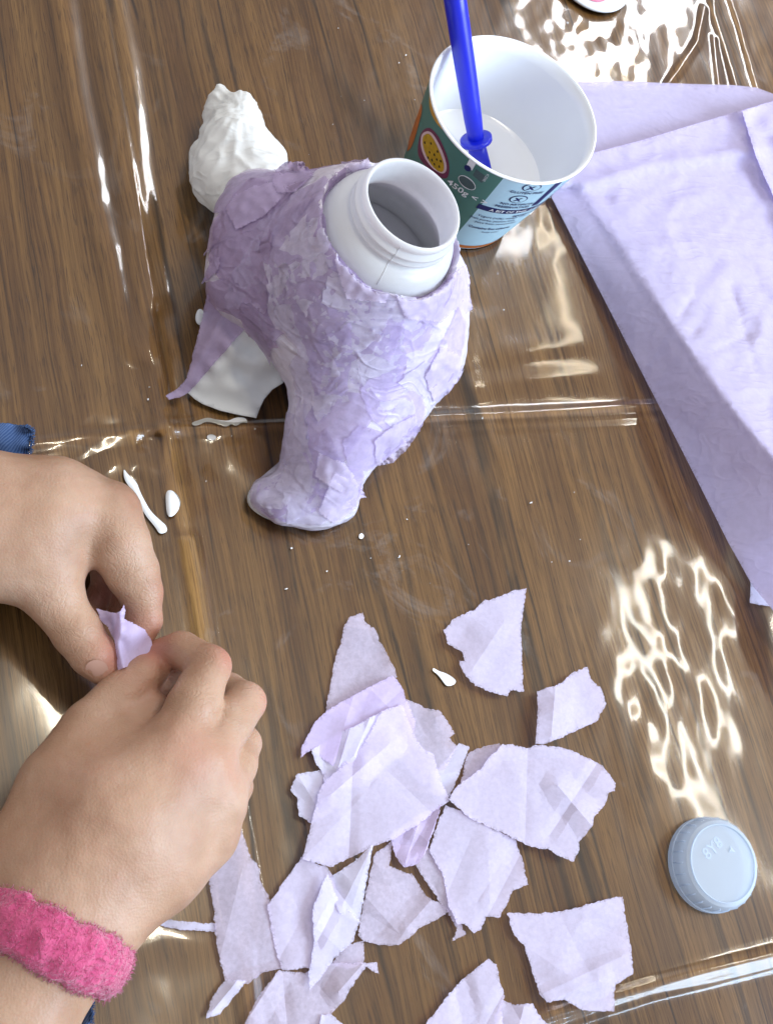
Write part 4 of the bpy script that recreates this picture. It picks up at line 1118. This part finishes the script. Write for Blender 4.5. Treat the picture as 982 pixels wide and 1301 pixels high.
tv, tf = [], []; rk = random.Random(99)
for k in range(70):
    c0 = rk.choice([(350, 420), (480, 660), (260, 530), (600, 330), (200, 420), (700, 700), (500, 100), (420, 130), (460, 700)])
    x, y = rk.gauss(c0[0], 75), rk.gauss(c0[1], 75); r_ = abs(rk.gauss(0, .8))+.35
    n0 = len(tv); kk = rk.randint(5, 7); st_ = rk.uniform(.4, 1); ro = rk.uniform(0, 3.1)
    for i in range(kk):
        a = 6.28318*i/kk; u, w = r_*rk.uniform(.6, 1.2)*math.cos(a), r_*st_*rk.uniform(.6, 1.2)*math.sin(a)
        tv.append(P(x+u*math.cos(ro)-w*math.sin(ro), y+u*math.sin(ro)+w*math.cos(ro), TAB-0.0009))
    tv.append(P(x, y, TAB-0.0004)); tf += [(n0+i, n0+(i+1) % kk, n0+kk) for i in range(kk)]
tag(link('glue_specks', tv, tf, 'glue'), 'tiny white specks of dried glue scattered over the plastic sheet', 'glue specks', kind='stuff')

# ------------------------------------------------------------------ the child's hands
person = empty('person', P(-150, 950, 0.05))
tag(person, 'person tearing tissue paper with both hands, denim sleeves', 'person')
def hand(name, box, palm, fingers, label, flush, h=0.00115, kpalm=.014, kjoin=.0050, ktouch=.0008, web=()):
    pts = [P(*b) for b in box]
    lo = [min(p_[i] for p_ in pts) for i in range(3)]; hi = [max(p_[i] for p_ in pts) for i in range(3)]
    G = SDF(lo, hi, h)
    pd = None
    for ch in palm:
        p_, r_ = bl(*ch); d_ = G.chain(p_, r_, .008)
        pd = d_ if pd is None else smin(pd, d_, kpalm)
    tot = None
    for ch in fingers:
        p_, r_ = bl(*ch); d_ = smin(pd, G.chain(p_, r_, .0022), kjoin)
        tot = d_ if tot is None else smin(tot, d_, ktouch)
    v, f = surface_nets(tot, G.lo, G.h); v = relax(v, f, 2, .5)
    me_t = bpy.data.meshes.new('t'); me_t.from_pydata(v.tolist(), [], f.tolist()); me_t.update()
    o2 = []
    for q, vt in zip(v, me_t.vertices):
        q = Vector(q)
        o2.append(q+vt.normal*(0.0005*noise.noise(q*70)+0.0002*noise.noise(q*170)))
    o = link(name, o2, f.tolist(), 'skin', person); o['label'] = label
    at = o.data.attributes.new('flush', 'FLOAT', 'POINT')
    V = np.array([tuple(q) for q in o2]); val = np.zeros(len(V))
    for (x, y, z, rp, s_) in flush:
        c = np.array(P(x, y, z)); rr = rp*mpp(x, y, z)
        val = np.maximum(val, s_*np.exp(-((V-c)**2).sum(1)/(2*rr*rr)))
    at.data.foreach_set('value', val.astype(np.float32))
    at2 = o.data.attributes.new('crinkle', 'FLOAT', 'POINT'); val = np.zeros(len(V))
    for ch in fingers:
        for q in ch[1:-1]:
            c = np.array(P(*q[:3])); rr = q[3]*0.75*mpp(*q[:3])
            val = np.maximum(val, np.exp(-((V-c)**2).sum(1)/(2*rr*rr))*1.3)
    at2.data.foreach_set('value', np.clip(val, 0.06, 1).astype(np.float32))
    return o, BVHTree.FromPolygons(o2, f.tolist())
rh, rh_bvh = hand('hand', [(-140, 780, .0), (380, 780, .0), (380, 1430, 0.0), (-140, 1430, .0), (-140, 780, .11), (380, 780, .11), (380, 1430, .11), (-140, 1430, .11)],
    palm=[[(-75, 1400, .050, 96), (0, 1295, .053, 88), (62, 1200, .055, 80), (100, 1125, .057, 72)],
          [(50, 1120, .058, 62), (130, 1025, .064, 54), (218, 958, .066, 40)],
          [(85, 1120, .058, 62), (165, 1040, .064, 56), (252, 970, .064, 40)],
          [(115, 1140, .056, 60), (190, 1070, .057, 54), (272, 1012, .056, 38)],
          [(135, 1150, .052, 56), (200, 1105, .050, 50), (262, 1064, .047, 38)],
          [(40, 1090, .050, 60), (80, 1000, .050, 50), (104, 955, .048, 40)],
          [(110, 1010, .048, 46), (165, 935, .046, 34), (196, 905, .046, 24)]],
    fingers=[[(218, 958, .066, 38), (245, 898, .066, 34), (266, 846, .062, 27), (232, 826, .050, 23), (205, 830, .043, 20)],
             [(255, 970, .064, 36), (288, 920, .058, 32), (312, 892, .050, 26), (290, 878, .036, 23), (240, 862, .033, 21), (200, 880, .034, 19)],
             [(276, 1012, .056, 34), (298, 972, .048, 29), (309, 945, .040, 23), (292, 925, .026, 21), (260, 900, .022, 19)],
             [(262, 1064, .047, 32), (288, 1025, .038, 26), (300, 1000, .031, 21), (284, 975, .020, 19), (255, 950, .017, 18)],
             [(88, 985, .049, 46), (116, 926, .047, 36), (154, 882, .046, 29), (180, 859, .044, 26), (196, 848, .043, 22)]],
    label='lower hand seen from the back, thumb and index finger pinching tissue',
    flush=[(285, 838, .066, 14, .8), (335, 890, .052, 14, .6), (205, 835, .045, 22, 1.0), (240, 960, .075, 26, .45), (285, 975, .07, 20, .3), (286, 1060, .055, 5, 1.3), (180, 880, .04, 26, .9), (150, 915, .045, 18, .6), (120, 1000, .07, 40, .15)])
lh, lh_bvh = hand('hand', [(-260, 540, .0), (240, 540, .0), (240, 900, .0), (-260, 900, .0), (-260, 540, .11), (240, 540, .11), (240, 900, .11), (-260, 900, .11)],
    palm=[[(-250, 640, .050, 92), (-120, 655, .052, 84), (-40, 668, .053, 76), (30, 672, .055, 62)],
          [(-20, 655, .055, 66), (70, 648, .060, 52), (138, 654, .060, 38)],
          [(-20, 640, .045, 62), (70, 640, .046, 50), (140, 648, .044, 36)],
          [(-20, 690, .050, 66), (30, 705, .052, 54), (62, 735, .052, 40)],
          [(30, 690, .050, 48), (84, 690, .050, 26)]],
    fingers=[[(138, 656, .060, 38), (152, 692, .058, 39), (168, 726, .053, 34), (179, 752, .049, 28), (182, 790, .043, 23), (172, 822, .041, 19)],
             [(138, 655, .044, 34), (165, 700, .036, 28), (172, 745, .026, 24), (158, 785, .024, 20), (140, 800, .026, 18)],
             [(120, 665, .036, 32), (140, 710, .024, 26), (140, 750, .018, 22), (120, 770, .018, 20)],
             [(40, 722, .052, 46), (70, 760, .051, 36), (98, 802, .049, 31), (118, 832, .047, 28), (129, 848, .045, 22)]],
    label='upper hand reaching in from the left, thumb and index finger holding tissue',
    flush=[(140, 835, .05, 20, .9), (190, 800, .045, 20, .7), (206, 752, .05, 16, .6), (125, 750, .03, 24, 1.0), (110, 725, .05, 14, .5), (165, 640, .065, 16, .25)])
# thumb nail of the upper hand
loc, nn, _, _ = hit(124, 852, lh_bvh)
if loc is not None:
    t = (P(129, 862, loc.z)-P(112, 832, loc.z)).normalized(); t = (t-nn*t.dot(nn)).normalized(); b = nn.cross(t)
    vs_ = [loc+nn*0.0006]; 
    for k in range(20):
        a = 6.28318*k/20; vs_.append(loc+t*0.0056*math.cos(a)+b*0.0042*math.sin(a)-nn*(0.0004+0.0006*math.sin(a)**2))
    link('nail', vs_, [(0, 1+k, 1+(k+1) % 20) for k in range(20)], 'nail', lh)

# denim sleeves
def sleeve(pl, ctrl, hem, seed):
    zf_ = interp(ctrl)
    o = paper('sleeve', pl, lambda x, y: zf_(x, y)+0.0022*nz(x, y, seed, .045), 'denim', person, 5, 0.7, seed)
    s = o.modifiers.new('cloth', 'SOLIDIFY'); s.thickness = 0.0014
    rr = random.Random(seed); tv, tf = [], []
    for (a, b) in zip(hem[:-1], hem[1:]):
        for _ in range(70):
            t = rr.random(); x, y = a[0]+(b[0]-a[0])*t, a[1]+(b[1]-a[1])*t; z = zf_(x, y)+rr.uniform(-.0006, .0010)
            q = P(x, y, z); e = P(x+rr.uniform(-1, 6), y+rr.uniform(-3, 3), z+rr.uniform(-.0005, .001))
            A, Bf = tube([q, (q+e)/2+Vector((0, 0, .0003)), e], [.00020, .00018, .0001], 4, False); n0 = len(tv); tv += A; tf += [tuple(n0+k_ for k_ in g_) for g_ in Bf]
    th = link('frayed_hem', tv, tf, 'denim', o); th['kind'] = 'stuff'
    return o
sleeve([(-160, 520), (-40, 532), (0, 537), (24, 540), (39, 543), (40, 552), (36, 580), (28, 640), (10, 700), (-160, 720)],
       [(-40, 532, .046), (0, 537, .046), (39, 543, .044), (38, 560, .034), (34, 585, .024), (28, 640, .014), (-100, 640, .016), (10, 700, .014), (-100, 530, .046)], [(30, 541), (40, 546), (40, 560), (36, 582)], 3)
sleeve([(40, 1210), (90, 1240), (112, 1258), (117, 1272), (115, 1300), (112, 1345), (-60, 1400), (-60, 1280)],
       [(112, 1258, .030), (117, 1275, .034), (114, 1300, .036), (112, 1345, .036), (90, 1280, .020), (40, 1240, .012), (0, 1320, .010), (60, 1340, .014)], [(108, 1258), (117, 1274), (115, 1300)], 8)

# pink hair band round the wrist
wc = P(66, 1188, .0555); wdir = (P(106, 1125, .058)-P(26, 1262, .053)).normalized()
side = Vector((1, 0, 0)); side = (P(150, 1225, .05)-P(0, 1150, .05)).normalized(); side = (side-wdir*side.dot(wdir)).normalized(); upv = wdir.cross(side)
NU, NV = 120, 26; vs_ = []; rb = random.Random(4)
wr = 80*mpp(82, 1165, .056)
for i in range(NU):
    a = 6.28318*i/NU
    for j in range(NV):
        b = 6.28318*j/NV
        dirn = (side*math.cos(a)+upv*math.sin(a))
        base_ = wc+dirn*(wr+0.0028)
        q = base_+dirn*0.0058*math.cos(b)+wdir*0.0104*math.sin(b)
        nn = (dirn*math.cos(b)+wdir*math.sin(b))
        q = q+nn*(0.0013*noise.noise(q*230)+0.0006*noise.noise(q*600)+0.0010*noise.noise(q*110))
        vs_.append(q)
fs = [(i*NV+j, ((i+1) % NU)*NV+j, ((i+1) % NU)*NV+(j+1) % NV, i*NV+(j+1) % NV) for i in range(NU) for j in range(NV)]
band = empty('hair_band', wc); tag(band, 'fuzzy pink hair band worn round the wrist of the lower hand', 'hair band')
core = link('band', vs_, fs, 'fuzz', band)
tv, tf = [], []
for k in range(15000):
    i = rb.randrange(NU*NV); q = vs_[i]; a = 6.28318*(i//NV)/NU; b = 6.28318*(i % NV)/NV
    dirn = (side*math.cos(a)+upv*math.sin(a)); nn = dirn*math.cos(b)+wdir*math.sin(b)
    if math.cos(b) < -0.3: continue
    j = Vector((rb.uniform(-1, 1), rb.uniform(-1, 1), rb.uniform(-1, 1)))
    q = q+j*0.0009
    e = q+nn*rb.uniform(.0004, .0012)+Vector((rb.uniform(-1, 1), rb.uniform(-1, 1), rb.uniform(-1, 1)))*0.0008
    t_ = (e-q).orthogonal().normalized()*0.00016; u_ = (e-q).normalized().cross(t_)
    n0 = len(tv); tv += [q+t_, q-t_*.5+u_*.87, q-t_*.5-u_*.87, e]; tf += [(n0, n0+1, n0+3), (n0+1, n0+2, n0+3), (n0+2, n0, n0+3)]
o = link('loop_pile', tv, tf, 'fuzz', core); o['kind'] = 'stuff'

# the tissue held between the fingers
fz2 = interp([(123, 772, .050), (158, 768, .060), (195, 825, .047), (150, 848, .050), (160, 800, .058), (140, 800, .047)])
o = paper('tissue_scrap', [(123, 773), (136, 776), (148, 779), (154, 776), (158, 768), (160, 776), (158, 786), (172, 793), (185, 800), (192, 812), (196, 826), (182, 835), (165, 846), (150, 852), (149, 835), (146, 815), (138, 797), (128, 788)],
          lambda x, y: fz2(x, y)+0.0035*math.exp(-(seg_d([(152, 780), (149, 815), (158, 850)], x, y)[0]/5)**2), 't_lilac', None, 2.6, 0.6, 300)
tag(o, 'small lilac scrap held between the fingers of both hands', 'tissue scrap', 'torn tissue paper scraps')
